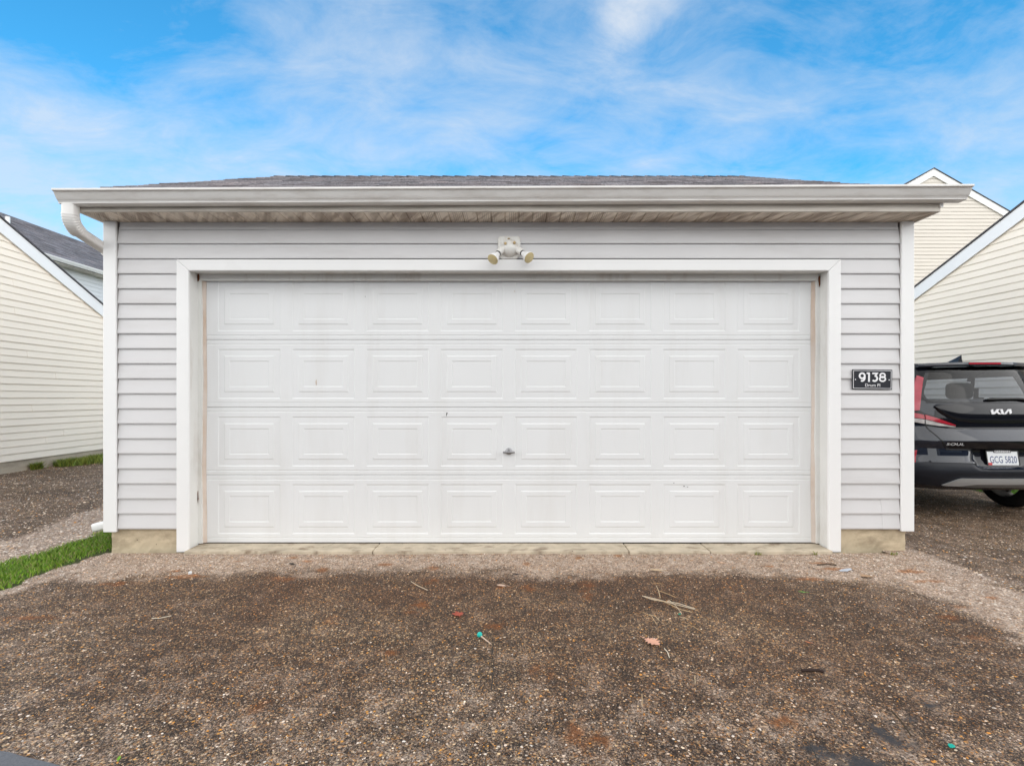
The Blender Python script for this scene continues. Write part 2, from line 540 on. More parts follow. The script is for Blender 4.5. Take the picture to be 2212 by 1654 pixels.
def gable_house(name, loc, rz, x0, x1, h, zr, p, zb, zg, label, cat, wall_mat, pitch=.1143, oe=.2, og=.06, roof_mat='roof_far', full_shingles=False,
                rake=.20, board_t=.025, gutters=True, found=.05, seams_n=2, phase=0):
    """ridge along local x at y=0; h half span of the roof; zr ridge height; p pitch; zb bottom of siding; zg ground"""
    root = thing(name, loc, label, cat, rz)
    hw = h - oe
    zt = lambda y: zr - p * abs(y) - .05          # underside of the roof
    L = x1 - x0
    sd = M[wall_mat]

    def rs(rows, a, b):
        return {r: [random.uniform(a, b) for _ in range(random.choice([0, 1, 1, seams_n]))] for r in range(rows)}
    for side in (-1, 1):                           # gable ends
        xx = x0 if side < 0 else x1
        mb = MB()
        def lim(z):
            k = max(0, (zr - .08 - z) / p)
            k = min(k, hw)
            return (-k, k)
        rows = int((zr - zb) / pitch) + 1
        siding(mb, (xx, 0, 0), (0, 1, 0), (side, 0, 0), zb, rows, pitch, lim, seams=rs(rows, -hw, hw))
        mb.build('gable_wall', sd, root)
        mb = MB()
        pk = zr - .09
        mb.prism([(xx - side * .002, -hw, zg - .2), (xx - side * .002, hw, zg - .2), (xx - side * .002, hw, zt(hw)), (xx - side * .002, 0, pk),
                  (xx - side * .002, -hw, zt(hw))], (-side * .1, 0, 0))
        mb.build('wall_sheathing', M['concrete_grey'], root)
        for q in (-1, 1):                          # rake boards
            mb = MB()
            xa = xx + side * .018
            c = math.hypot(1, p)
            mb.prism([(xa, 0, zr - .03), (xa, q * (h - .01), zr - .03 - p * (h - .01)), (xa, q * (h - .01), zr - .03 - p * (h - .01) - rake * c),
                      (xa, 0, zr - .03 - rake * c)], (side * board_t, 0, 0))
            mb.build('rake_board', M['trim'], root)
            mb = MB()
            mb.box(xx - .06 if side > 0 else xx - .022, xx + .022 if side > 0 else xx + .06, q * (hw + .02) - .06, q * (hw + .02) + .06 - .04, zb, zt(hw) - .1)
            mb.build('corner_post', M['trim'], root)
    for q in (-1, 1):                              # eave walls, roof slopes, gutters
        mb = MB()
        rows = int((zt(h) - .02 - zb) / pitch)
        siding(mb, (x0, q * hw, 0), (1, 0, 0), (0, q, 0), zb, rows, pitch, lambda z: (.03, L - .03), seams=rs(rows, 0, L))
        mb.box(x0 + .1, x1 - .1, min(q * hw - q * .1, q * hw), max(q * hw - q * .1, q * hw), zg - .2, zt(h))
        mb.build('eave_wall', sd, root)
        mb = MB()
        c = math.hypot(1, p)
        ya = q * h
        mb.prism([(x0 - og, 0, zr), (x0 - og, ya, zr - p * h), (x0 - og, ya, zr - p * h - .028), (x0 - og, 0, zr - .028)], (L + 2 * og, 0, 0))
        mb.c = [(.4, .4, .4, 1)] * len(mb.v)
        s = Vector((0, -q, p)).normalized()
        n = Vector((0, q * p, 1)).normalized()
        if full_shingles:
            shingles(mb, (x0 - og, ya, zr - p * h), (1, 0, 0), s, n, L + 2 * og, h * c, tab=.3 if not full_shingles == 'fine' else .22, base=.9)
        mb.build('roof', M[roof_mat], root)
        if gutters:
            mb = MB()
            z = zr - p * h - .02
            pr = [(0, -.09), (.07, -.09), (.085, -.06), (.11, -.03), (.115, 0), (.1, 0), (.1, -.01), (0, -.01)]
            mb.prism([(x0 - og, q * (h - .02 + a), z + b) for a, b in pr], (L + 2 * og, 0, 0))
            mb.build('gutter', M['trim'], root)
            mb = MB()
            mb.box(x0 - .01, x1 + .01, min(q * hw, q * (h - .025)), max(q * hw, q * (h - .025)), z - .12, z - .10)
            mb.build('soffit', M['fascia'], root)
    mb = MB()
    i = .035
    mb.box(x0 + i - .02, x1 - i + .02, -hw + i - .02, hw - i + .02, zg - .3, zb + .02)
    mb.build('foundation', M['concrete_grey'], root, bevel=.01)
    return root


# ================================================================== THE GARAGE
GY, GX = 3.763, -.025
XL, XR = -3.075, 3.075          # local wall edges
garage = thing('garage', (GX, GY, 0), 'grey sided detached garage with a wide white panel door and low roof', 'garage')
ZB, PIT = .175, .1147
ZS = 2.522                       # soffit height
DEP = 5.75
# local frame: x right, y into the building (0 = wall face), z up

mb = MB()
seams = {19: [-1.855, 1.765], 18: [-1.855, 1.765], 1: [2.86], 0: [2.87], 12: [], 9: []}


def segrow(mb, rows, a, b):
    siding(mb, (0, .0, 0), (1, 0, 0), (0, -1, 0), ZB + rows[0] * PIT, rows[1] - rows[0], PIT, lambda z: (a, b), lip=.014,
           seams={r - rows[0]: s for r, s in seams.items() if rows[0] <= r < rows[1]})


segrow(mb, (0, 18), XL + .087, -2.53)
segrow(mb, (0, 18), 2.53, XR - .087)
segrow(mb, (18, 20), XL + .087, XR - .087)
mb.build('front_siding', M['siding'], garage)
mb = MB()                         # starter trim under the eaves
mb.box(XL + .095, XR - .095, -.006, .01, ZB + 20 * PIT - .002, ZS - .002)
mb.box(XL + .095, XR - .095, -.011, -.006, ZB + 20 * PIT - .006, ZB + 20 * PIT + .012)
mb.build('frieze_strip', M['siding'], garage, bevel=.002)
mb = MB()
mb.box(XL + .02, -2.47, .004, .10, ZB + .004, ZS)
mb.box(2.47, XR - .02, .004, .10, ZB + .004, ZS)
mb.box(-2.47, 2.47, .004, .10, 2.17, ZS)
mb.build('wall_sheathing', M['dark'], garage)
for s in (-1, 1):                 # side walls
    mb = MB()
    xx = s * (XR - .014)
    rows = int((4.15 - ZB) / PIT) + 1

    def lim(z, zr=4.02, p=.48):
        mid = DEP / 2
        k = min(max(0, (zr - z) / p), mid - .06)
        return (mid - k, mid + k)
    siding(mb, (xx, 0, 0), (0, 1, 0), (s, 0, 0), ZB, rows, PIT, lim)
    mb.prism([(xx - s * .004, .1, 0), (xx - s * .004, DEP, 0), (xx - s * .004, DEP, 2.6), (xx - s * .004, DEP / 2, 4.0), (xx - s * .004, .1, 2.6)], (-s * .08, 0, 0))
    mb.build('side_wall', M['siding'], garage)
mb = MB()
siding(mb, (0, DEP, 0), (1, 0, 0), (0, 1, 0), ZB, 20, PIT, lambda z: (XL + .09, XR - .09))
mb.box(XL + .1, XR - .1, DEP - .1, DEP - .003, 0, ZS)
mb.build('back_wall', M['siding'], garage)
for s, zb_, zt_ in ((-1, .154, ZS - .003), (1, .160, ZS - .003)):
    mb = MB()
    xa, xb = (XL - .012, XL + .085) if s < 0 else (XR - .085, XR + .012)
    mb.box(xa, xb, -.030, -.012, zb_, zt_)
    mb.box(xa if s < 0 else xb - .018, xa + .018 if s < 0 else xb, -.012, .085, zb_, zt_)
    mb.build('corner_post', M['trim'], garage, bevel=.004)
    mb = MB()
    mb.box(xb - .012 if s < 0 else xa, xb if s < 0 else xa + .012, -.012, .005, zb_, zt_)
    mb.build('siding_channel', M['channel'], garage)
    mb = MB()
    xa, xb = (XL - .012, XL + .085) if s < 0 else (XR - .085, XR + .012)
    mb.box(xa, xb, DEP + .012, DEP + .03, .16, ZS)
    mb.build('corner_post', M['trim'], garage, bevel=.004)

# foundation stubs beside the door, along the sides and back
mb = MB()
def rough_box(x0, x1, y0, y1, z0, z1):
    nx, nz = max(2, int((x1 - x0) / .03)), 7
    pts, fs = [], []
    for i in range(nx + 1):
        for j in range(nz + 1):
            pts.append((x0 + (x1 - x0) * i / nx, y0 + random.uniform(-.003, .003), z0 + (z1 - z0) * j / nz))
    for i in range(nx):
        for j in range(nz):
            a = i * (nz + 1) + j
            fs.append((a, a + nz + 1, a + nz + 2, a + 1))
    mb.add(pts, fs)
    mb.box(x0, x1, y0 + .006, y1, z0, z1)
rough_box(-3.058, -2.47, .018, .2, -.1, ZB + .012)
rough_box(2.47, 3.055, .018, .2, -.1, ZB + .012)
mb.box(-3.058, -2.9, .2, DEP - .02, -.1, ZB + .012)
mb.box(2.9, 3.055, .2, DEP - .02, -.1, ZB + .012)
mb.box(-3.0, 3.0, DEP - .2, DEP - .018, -.1, ZB + .01)
mb.build('foundation', M['concrete'], garage)

# door surround
TI, TO, TH, THI = 2.452, 2.533, 2.231, 2.151
CI, CH_ = 2.440, 2.144
mb = MB()
d0 = -.026
for s in (-1, 1):
    mb.prism([(s * TO, d0, .0), (s * CI, d0, .0), (s * CI, d0, CH_), (s * TO, d0, TH)], (0, .026, 0))
mb.prism([(-TO, d0 + .0005, TH), (-CI, d0 + .0005, CH_), (CI, d0 + .0005, CH_), (TO, d0 + .0005, TH)], (0, .0255, 0))
mb.build('door_casing', M['trim'], garage, bevel=.006, seg=3)
mb = MB()
for s in (-1, 1):
    a, b = sorted((s * TI, s * (TI + .018)))
    mb.box(a, b, .001, .117, .002, THI + .018)
mb.box(-TI, TI, .001, .117, THI, THI + .018)
for s in (-1, 1):                  # dark crack where jamb meets stop, peeled corner at the top
    a, b = sorted((s * (TI - .002), s * (TI + .001)))
mb.build('door_jamb', M['jamb'], garage, bevel=.002)
mb = MB()
for s in (-1, 1):
    rings = []
    for k in range(25):
        z = .03 + (2.145 - .03) * k / 24
        wv = .004 * math.sin(z * 4 + s) + .002 * math.sin(z * 13)
        xi, xo = s * (2.419 + wv), s * TI
        rings.append([(xo, .105, z), (xi, .103, z), (xi, .119, z), (xo, .119, z)])
    mb.loft(rings)
mb.box(-2.44, 2.44, .1035, .119, 2.099, 2.150)
mb.build('door_stop', M['jamb'], garage)
for s in (-1, 1):
    mb = MB()
    rings = []
    for k in range(41):
        z = .03 + (2.098 - .03) * k / 40
        wv = .004 * math.sin(z * 4 + s) + .002 * math.sin(z * 13)
        w2 = .003 * math.sin(z * 5.3 + 2 * s)
        xi, xo = s * (2.398 + w2), s * (2.4185 + wv)
        rings.append([(xo, .120, z), (xo, .116, z), (xi, .128, z), (xi, .132, z), (xo, .132, z)])
    mb.loft(rings)
    mb.build('weather_seal', M['seal'], garage, smooth=True)
# rot spots at the jamb: bottom left, top corners
for (x, z, w, h) in ((-2.4525 + .003, .385, .006, .022), (-2.4525 + .003, .40, .004, .05), (2.4505 - .004, 2.10, .012, .06), (-2.4505 + .004, 2.12, .012, .035)):
    mb = MB()
    pts = [(x + w * random.uniform(.5, 1.1) * math.cos(a), .1005 if z < 1 else .0995, z + h * random.uniform(.5, 1.1) * math.sin(a)) for a in [k * math.pi / 5 for k in range(10)]]
    mb.prism(pts, (0, .003, 0))
    mb.build('rot_patch', M['rust'], garage)

# the door itself
DZ0, DSEC = .029, .536
DY = .133
core = MB()
core.box(-2.45, 2.45, DY + .012, DY + .045, DZ0 + .004, DZ0 + 4 * DSEC - .01)
gdoor = core.build('garage_door', M['channel'], garage)
PW, PH = (.495, .3886, .31), (.396, .280, .201)


def door_section(k):
    mb = MB()
    za, zb_ = DZ0 + k * DSEC, DZ0 + (k + 1) * DSEC
    g = .0014
    zlo, zhi = za + (g if k else .0), zb_ - g
    x0, x1 = -2.44, 2.44
    Y = DY
    # horizontal strips outside of the panels: joints and shallow pressed ribs
    rib = .031
    def strip(z0, z1, y0, y1, xa=x0, xb=x1):
        mb.quad((xa, y0, z0), (xb, y0, z0), (xb, y1, z1), (xa, y1, z1))
    zpt, zpb = zb_ - .073, zb_ - .073 - PH[0]
    zl = [(zlo - 0, Y + .010), (zlo, Y + .003), (zlo + .003, Y)]
    mb.quad((x0, Y + .02, zlo), (x1, Y + .02, zlo), (x1, Y + .002, zlo), (x0, Y + .002, zlo))
    strip(zlo, zlo + .003, Y + .002, Y)
    strip(zlo + .003, za + rib, Y, Y)
    strip(za + rib, za + rib + .003, Y, Y + .003)
    strip(za + rib + .003, za + rib + .010, Y + .003, Y)
    strip(za + rib + .010, zpb, Y, Y)
    strip(zpt, zb_ - rib - .010, Y, Y)
    strip(zb_ - rib - .010, zb_ - rib - .003, Y, Y + .003)
    strip(zb_ - rib - .003, zb_ - rib, Y + .003, Y)
    strip(zb_ - rib, zhi - .003, Y, Y)
    strip(zhi - .003, zhi, Y, Y + .002)
    mb.quad((x0, Y + .002, zhi), (x1, Y + .002, zhi), (x1, Y + .02, zhi), (x0, Y + .02, zhi))
    cx = [(-3.5 + i) * .589 for i in range(8)]
    edges = [x0] + [v for c in cx for v in (c - PW[0] / 2, c + PW[0] / 2)] + [x1]
    for i in range(0, len(edges), 2):
        strip(zpb, zpt, Y, Y, edges[i], edges[i + 1])
    for c in cx:
        zc = (zpt + zpb) / 2
        # nested frames: (half width, half height, depth)
        fr = [(PW[0] / 2, PH[0] / 2, Y), (PW[0] / 2 - .007, PH[0] / 2 - .009, Y + .0036), (PW[1] / 2 + .004, PH[1] / 2 + .005, Y + .0024),
              (PW[1] / 2 - .002, PH[1] / 2 - .003, Y - .0005), (PW[2] / 2 + .003, PH[2] / 2 + .003, Y - .0005), (PW[2] / 2 - .003, PH[2] / 2 - .004, Y + .0022),
              (PW[2] / 2 - .012, PH[2] / 2 - .014, Y + .002)]
        ring = lambda f: [(c - f[0], f[2], zc - f[1]), (c + f[0], f[2], zc - f[1]), (c + f[0], f[2], zc + f[1]), (c - f[0], f[2], zc + f[1])]
        mb.loft([ring(f) for f in fr], cap0=False, cap1=True)
    # scuffs and chips in the paint
    marks = {2: [((-1.53, 1.30), .004, .022, 1)], 1: [((-.492, 1.052), .006, .010, 0), ((-.495, 1.040), .003, .010, 0)],
             0: [((1.39, .475), .006, .003, 0), ((1.42, .47), .003, .003, 0), ((1.31, .50), .004, .003, 0)], 3: [((.045, 2.02), .006, .005, 1), ((-1.14, 1.98), .003, .004, 0)]}
    for (px, pz), w, h, mi in marks.get(k, []):
        pts = [(px + w * random.uniform(.55, 1.2) * math.cos(a), Y - .0012, pz + h * random.uniform(.55, 1.2) * math.sin(a)) for a in [q * math.pi / 5 for q in range(10)]]
        mb.prism(pts, (0, .006, 0), 1 if mi == 0 else 2)
    return mb.build('door_section', [M['door'], M['dark'], M['seal']], gdoor)


for k in range(4):
    door_section(k)
mb = MB()
mb.box(-2.44, 2.44, DY - .002, DY + .02, DZ0 - .022, DZ0 - .001)
mb.build('bottom_seal', M['dark'], gdoor)
mb = MB()
hz = .748
mb.lathe((0.0, DY, hz + .004), (0, -1, 0), [(0, .026), (.004, .027), (.008, .024), (.012, .014), (.03, .011)], 20)
handle = mb.build('door_handle', M['zinc'], gdoor, smooth=True)
mb = MB()
rings = []
for i in range(13):
    t = -1 + 2 * i / 12
    r = .0055 + .007 * (1 - abs(t)) ** .8
    rings.append([(t * .048, DY - .034 + r * .8 * math.cos(a), hz + r * math.sin(a)) for a in [q * math.pi / 5 for q in range(10)]])
mb.loft(rings)
mb.build('handle_grip', M['zinc'], handle, smooth=True)

# slab in the opening
mb = MB()
def slab_piece(x0, x1, dz):
    n = max(2, int((x1 - x0) / .05))
    front = [(x0 + (x1 - x0) * i / n, -.068 + random.uniform(-.006, .006)) for i in range(n + 1)]
    top = [(x, y, .0225 + dz) for x, y in front] + [(x1, .35, .0225 + dz), (x0, .35, .0225 + dz)]
    mb.prism(top, (0, 0, -.12))
slab_piece(-2.445, -1.03, 0)
slab_piece(-1.024, .905, .001)
slab_piece(.912, 1.52, -.002)
slab_piece(1.526, 2.445, 0)
mb.build('threshold_slab', M['slab'], garage, bevel=.006)

# soffit, fascia, gutter, roof
FY = -.215                       # fascia face
XL, XR = -3.113, 3.113           # the eave is a little wider than the wall
mb = MB()
x = XL - .004
while x < XR + .003:
    xe = min(x + .103, XR + .004)
    mb.quad((x + .004, FY + .012, ZS + .003), (xe - .004, FY + .012, ZS + .003), (xe - .004, .0, ZS - .002), (x + .004, .0, ZS - .002))
    mb.quad((xe - .004, FY + .012, ZS + .003), (xe, FY + .012, ZS + .014), (xe, 0, ZS + .009), (xe - .004, 0, ZS - .002))
    mb.quad((xe, FY + .012, ZS + .014), (xe + .004, FY + .012, ZS + .003), (xe + .004, 0, ZS - .002), (xe, 0, ZS + .009))
    x = xe
mb.box(XL - .004, XR + .004, FY + .012, .0, ZS + .016, ZS + .03)
mb.build('soffit', M['soffit'], garage)
mb = MB()
mb.box(XL + .005, XR - .005, FY, FY + .014, ZS - .001, 2.64)
mb.box(XL + .005, XR - .005, FY - .003, FY + .0, ZS + .0, ZS + .022)
mb.build('fascia_board', M['fascia'], garage, bevel=.002)
for s in (-1, 1):                 # boxed eave returns at both ends
    mb = MB()
    a, b = (XL - .010, XL + .005) if s < 0 else (XR - .005, XR + .010)
    mb.box(a, b, FY - .002, .05, ZS - .003, 2.64)
    mb.build('eave_end', M['fascia'], garage, bevel=.002)
mb = MB()
prof = [(0, 0), (.068, 0), (.070, .002), (.070, .013), (.0735, .0145)]
for i in range(9):               # ogee
    t = i / 8
    a = t * math.pi
    prof.append((.0745 + .0315 * (1 - math.cos(a)) / 2 + .004 * math.sin(a), .0155 + .050 * t - .006 * math.sin(2 * a)))
prof += [(.111, .069), (.122, .071), (.1235, .073), (.1235, .084), (.121, .086), (.112, .086), (.112, .080), (.106, .074)]
inner = [(max(.004, a - .003), b + .003) for a, b in prof[:14]][::-1]
outline = prof + [(.100, .066), (.094, .045), (.068, .004), (.004, .004), (.004, .086), (0, .086)]
gx0, gx1 = -3.208 - GX, 3.221 - GX + .0
rings = []
for x, z in ((gx0, 2.552), (gx1, 2.581)):
    rings.append([(x, FY - .004 - a, z + b) for a, b in outline])
mb.loft(rings, cap0=False, cap1=False)
for x, z, d in ((gx0, 2.552, -1), (gx1, 2.581, 1)):      # end caps
    cap = [(x, FY - .004 - a, z + b) for a, b in prof] + [(x, FY - .004, z + .086)]
    mb.prism(cap, (d * .004, 0, 0))
gutter = mb.build('gutter', M['gutter'], garage, smooth=True, angle=25)
for x in (-1.90, .62, 2.2):     # dark weep marks
    pass
mb = MB()
p = .48
zr_l, yr = 4.16, 6.638 - GY
ze = zr_l - p * (yr - FY + .02)
xe0, xe1 = XL - .025, XR + .025
for q in (0, 1):
    y0 = FY - .03 if q == 0 else 2 * yr - FY + .03
    zz = zr_l - p * abs(yr - y0)
    mb.prism([(xe0, yr, zr_l), (xe0, y0, zz), (xe0, y0, zz - .02), (xe0, yr, zr_l - .02)], (xe1 - xe0, 0, 0))
mb.c = [(.35, .35, .35, 1)] * len(mb.v)
for q in (0, 1):
    y0 = FY - .03 if q == 0 else 2 * yr - FY + .03
    zz = zr_l - p * abs(yr - y0)
    s = Vector((0, 1 if q == 0 else -1, p)).normalized()
    n = Vector((0, -p if q == 0 else p, 1)).normalized()
    shingles(mb, (xe0, y0, zz), (1, 0, 0), s, n, xe1 - xe0, abs(yr - y0) * math.hypot(1, p), .14, .2, .8)
x = xe0
while x < xe1:                   # ridge caps, each lapping the next
    w = .16
    g = random.uniform(.45, .95)
    mb.col = (g, g, g * 1.03, 1)
    xb = min(x + w + .02, xe1)
    t0, t1 = .02, .008
    for q in (-1, 1):
        mb.add([(x, yr, zr_l + t0), (xb, yr, zr_l + t1), (xb, yr + q * .13, zr_l + t1 - .062), (x, yr + q * .13, zr_l + t0 - .062), (x, yr, zr_l), (x, yr + q * .13, zr_l - .062)],
               [(0, 1, 2, 3), (4, 0, 3, 5)])
    x += w
mb.col = None
mb.build('roof', M['roof'], garage)
for s in (-1, 1):
    for q in (0, 1):
        mb = MB()
        xa = s * (XR + .002)
        y0 = FY - .01 if q == 0 else 2 * yr - FY + .01
        zz = zr_l - p * abs(yr - y0) - .022
        mb.prism([(xa, yr, zr_l - .022), (xa, y0, zz), (xa, y0, zz - .10), (xa, yr, zr_l - .2)], (s * .02, 0, 0))
        mb.build('rake_board', M['trim'], garage)

# downspout
def sweep_rect(mb, path, hx, hy, scales=None, up=(1, 0, 0)):
    path = [Vector(q) for q in path]
    rings = []
    for i, q in enumerate(path):
        t = (path[min(i + 1, len(path) - 1)] - path[max(i - 1, 0)]).normalized()
        a = Vector(up)
        a = (a - t * a.dot(t)).normalized()
        b = t.cross(a)
        sc_ = scales[i] if scales else 1
        rr = []
        for k in range(20):
            th = 2 * math.pi * k / 20
            cx_, sx_ = math.cos(th), math.sin(th)
            e = .45
            rr.append(q + a * hx * sc_ * math.copysign(abs(cx_) ** e, cx_) + b * hy * sc_ * math.copysign(abs(sx_) ** e, sx_))
        rings.append(rr)
    mb.loft(rings)


OX, OY = -3.155 - GX, 3.508 - GY
mb = MB()
path, scl = [], []
for k in range(4):
    path.append((OX, OY, 2.556 - .018 * k)); scl.append(1)
cz, cy, rad = 2.50, OY + .12, .12
for k in range(31):
    a = R(72) * k / 30
    path.append((OX - .012 * k / 30, cy - rad * math.cos(a), cz - rad * math.sin(a)))
    scl.append(1 + (.07 if k % 3 == 0 and 2 < k < 28 else 0))
sweep_rect(mb, path, .046, .036, scl)
ds = mb.build('downspout', M['gutter'], garage, smooth=True, angle=50)
mb = MB()
a = R(72)
e0 = Vector(path[-1]) - Vector((0, math.sin(a), -math.cos(a))) * .02
dr = Vector((.12, math.sin(a), -math.cos(a))).normalized()
sweep_rect(mb, [e0, e0 + dr * .15, e0 + dr * .27], .041, .031)
path2, scl2 = [], []
e1 = e0 + dr * .25
for k in range(31):
    b_ = R(72) * (1 - k / 30)
    path2.append((e1.x - .0, e1.y + .1 * (math.sin(R(72)) * 0 + (math.cos(b_) - math.cos(R(72)))), e1.z - .1 * (math.sin(R(72)) - math.sin(b_))))
    scl2.append(1.08 + (.035 if k % 3 == 0 else 0))
sweep_rect(mb, path2, .043, .033, scl2)
e2 = Vector(path2[-1])
sweep_rect(mb, [e2 + Vector((0, 0, .03)), Vector((e2.x, e2.y, 1)), Vector((e2.x, e2.y, .27))], .041, .031)
mb.build('downspout_pipe', M['gutter'], ds, smooth=True, angle=50)
mb = MB()
path3, scl3 = [], []
for k in range(21):
    b_ = R(78) * k / 20
    path3.append((e2.x - .10 * (1 - math.cos(b_)), e2.y, .27 - .10 * math.sin(b_)))
    scl3.append(1.06 + (.03 if k % 3 == 0 else 0))
l = Vector(path3[-1])
for k in range(1, 4):
    path3.append(tuple(l + Vector((-.022 * k, -.003 * k, -.005 * k)))); scl3.append(1.06)
sweep_rect(mb, path3, .041, .031, scl3, up=(0, 1, 0))
mb.build('downspout_outlet', M['trim'], ds, smooth=True, angle=50)

# ================================================================== WALL LAMP
LZ = 2.3195
lamp = thing('wall_light', (.003 + GX, GY - .014, LZ), 'white twin spotlight fixture under the eaves above the garage door', 'wall light')
mb = MB()
h, c = .086, .030
oct_ = [(-h + c, -h), (h - c, -h), (h, -h + c), (h, h - c * .55), (h - c * .55, h), (-h + c * .55, h), (-h, h - c * .55), (-h, -h + c)]
mb.prism([(x, .004, z) for x, z in oct_], (0, -.018, 0))
mb.build('base_plate', M['fixture'], lamp, bevel=.004, seg=3, smooth=True)
mb = MB()
mb.lathe((.004, -.012, -.006), (0, -1, -.05), [(0, .070), (.006, .070), (.010, .066), (.022, .061), (.035, .050), (.046, .034), (.052, .016), (.053, 0)], 32)
mb.build('dome', M['fixture'], lamp, smooth=True, angle=60)
mb = MB()
mb.lathe((-.002, -.012, .059), (0, -1, 0), [(0, .012), (.010, .012), (.012, .009)], 14)
mb.lathe((-.002, -.022, .059), (0, -1, 0), [(0, .006), (.0035, .006)], 10, 1)
mb.build('mounting_screw', [M['brass'], M['dark']], lamp, smooth=True)
for disc, nrm in (((-.121, -.115, -.1195), (-.46, -.56, -.69)), ((.150, -.112, -.106), (.58, -.56, -.59))):
    nrm = Vector(nrm).normalized()
    disc = Vector(disc)
    mb = MB()
    o = disc - nrm * .175
    mb.lathe(o, nrm, [(0, .017), (.012, .022), (.03, .0245), (.082, .0255), (.086, .0235)], 24)
    so = mb.build('lamp_holder', M['fixture'], lamp, smooth=True, angle=50)
    mb = MB()
    mb.lathe(o + nrm * .086, nrm, [(0, .0205), (.010, .0205)], 24)
    mb.build('holder_gasket', M['black'], so, smooth=True)
    mb = MB()
    side = Vector((0, -1, .1))
    mb.lathe((-.028, -.040, .014) if disc.x < 0 else (.040, -.040, .020), side, [(0, .0095), (.026, .0105), (.031, .007)], 8)
    mb.build('swivel_nut', M['brass'], so, smooth=True)
    mb = MB()
    mb.lathe(disc - nrm * .080, nrm, [(0, .019), (.014, .021), (.028, .026), (.05, .037), (.066, .0425), (.078, .0440), (.0795, .0425)], 32)
    bu = mb.build('bulb', M['lamp_white'], lamp, smooth=True, angle=60)
    mb = MB()
    mb.lathe(disc - nrm * .002, nrm, [(0, .0425), (.003, .0420), (.0065, .030), (.008, .012), (.0083, 0)], 32)
    mb.build('bulb_lens', M['lens'], bu, smooth=True, angle=60)


# ================================================================== TEXT
def text_mesh(s, w, h, bold=0.0, spacing=1.0):
    cu = bpy.data.curves.new('txt', 'FONT')
    cu.body = s
    cu.size = 1
    cu.offset = bold
    cu.space_character = spacing
    cu.resolution_u = 4
    ob = bpy.data.objects.new('txt', cu)
    COL.objects.link(ob)
    dg = bpy.context.evaluated_depsgraph_get()
    me = bpy.data.meshes.new_from_object(ob.evaluated_get(dg))
    co = np.array([v.co[:] for v in me.vertices])
    fs = [tuple(p_.vertices) for p_ in me.polygons]
    bpy.data.objects.remove(ob)
    bpy.data.curves.remove(cu)
    bpy.data.meshes.remove(me)
    lo, hi = co.min(0), co.max(0)
    co[:, 0] = (co[:, 0] - (lo[0] + hi[0]) / 2) / (hi[0] - lo[0]) * w
    co[:, 1] = (co[:, 1] - (lo[1] + hi[1]) / 2) / (hi[1] - lo[1]) * h
    return co[:, :2], fs


def stroke(mb, pts, w, y, mi=0):
    """flat ribbon of constant width in the xz plane facing -y, mitred"""
    P = [Vector((a, b)) for a, b in pts]
    L_, Rr = [], []
    for i, q in enumerate(P):
        if i == 0:
            t = (P[1] - q).normalized(); k = 1
        elif i == len(P) - 1:
            t = (q - P[i - 1]).normalized(); k = 1
        else:
            t1, t2 = (q - P[i - 1]).normalized(), (P[i + 1] - q).normalized()
            t = (t1 + t2).normalized()
            k = 1 / max(.5, t.dot(t1))
        nn = Vector((-t.y, t.x)) * w / 2 * k
        L_.append((q.x + nn.x, y, q.y + nn.y)); Rr.append((q.x - nn.x, y, q.y - nn.y))
    for i in range(len(P) - 1):
        mb.quad(L_[i], L_[i + 1], Rr[i + 1], Rr[i], mi)


def arc(cx, cy, rx, ry, a0, a1, n=20):
    return [(cx + rx * math.cos(R(a0 + (a1 - a0) * i / n)), cy + ry * math.sin(R(a0 + (a1 - a0) * i / n))) for i in range(n + 1)]


# house number sign
sx, sz = 2.745, 1.316
sign = thing('house_number_sign', (sx, GY - .016, sz), 'black house number plaque with white border on the grey siding', 'sign')
sign.rotation_euler = (0, R(.7), 0)
mb = MB()
mb.box(-.1525, .1525, -.008, -.004, -.076, .076)
mb.box(-.12, -.10, -.005, .018, -.01, .01)
mb.box(.10, .12, -.005, .018, -.01, .01)
mb.build('plaque', M['sign'], sign, bevel=.0015)
mb = MB()
for x0, x1, z0, z1 in ((-.145, .145, .0655, .0685), (-.145, .145, -.0685, -.0655), (-.145, -.142, -.0655, .0655), (.142, .145, -.0655, .0655)):
    mb.box(x0, x1, -.0092, -.0081, z0, z1)
mb.build('border', M['ink'], sign)
mb = MB()
Yt = -.0094
W = .0140
hh = .036                        # half digit height (outer), centred at z=.0185
zc = .0175
k = hh - W / 2
# 9
x9 = -.078
ru = .0195
stroke(mb, arc(x9, zc + k - ru, ru, ru, -20, 340, 30), W, Yt)
stroke(mb, [(x9 + ru, zc + k - ru + .002), (x9 + ru, zc + .004)] + arc(x9 + .0005, zc - .002, ru - .0005, k - .002, 10, -118, 16)[1:], W, Yt - .0002)
# 1
stroke(mb, [(-.0445, zc + hh - W * .45), (-.026, zc + hh - W * .45)], W * .9, Yt)
stroke(mb, [(-.026, zc + hh), (-.026, zc - hh)], W, Yt - .0002)
# 3
x3 = .018
stroke(mb, [(x3 - .020, zc + k), (x3 + .017, zc + k), (x3 + .001, zc + .006)], W * .92, Yt)
stroke(mb, arc(x3 - .001, zc - k + .0195, .0195, .0195, 92, -140, 24), W, Yt - .0002)
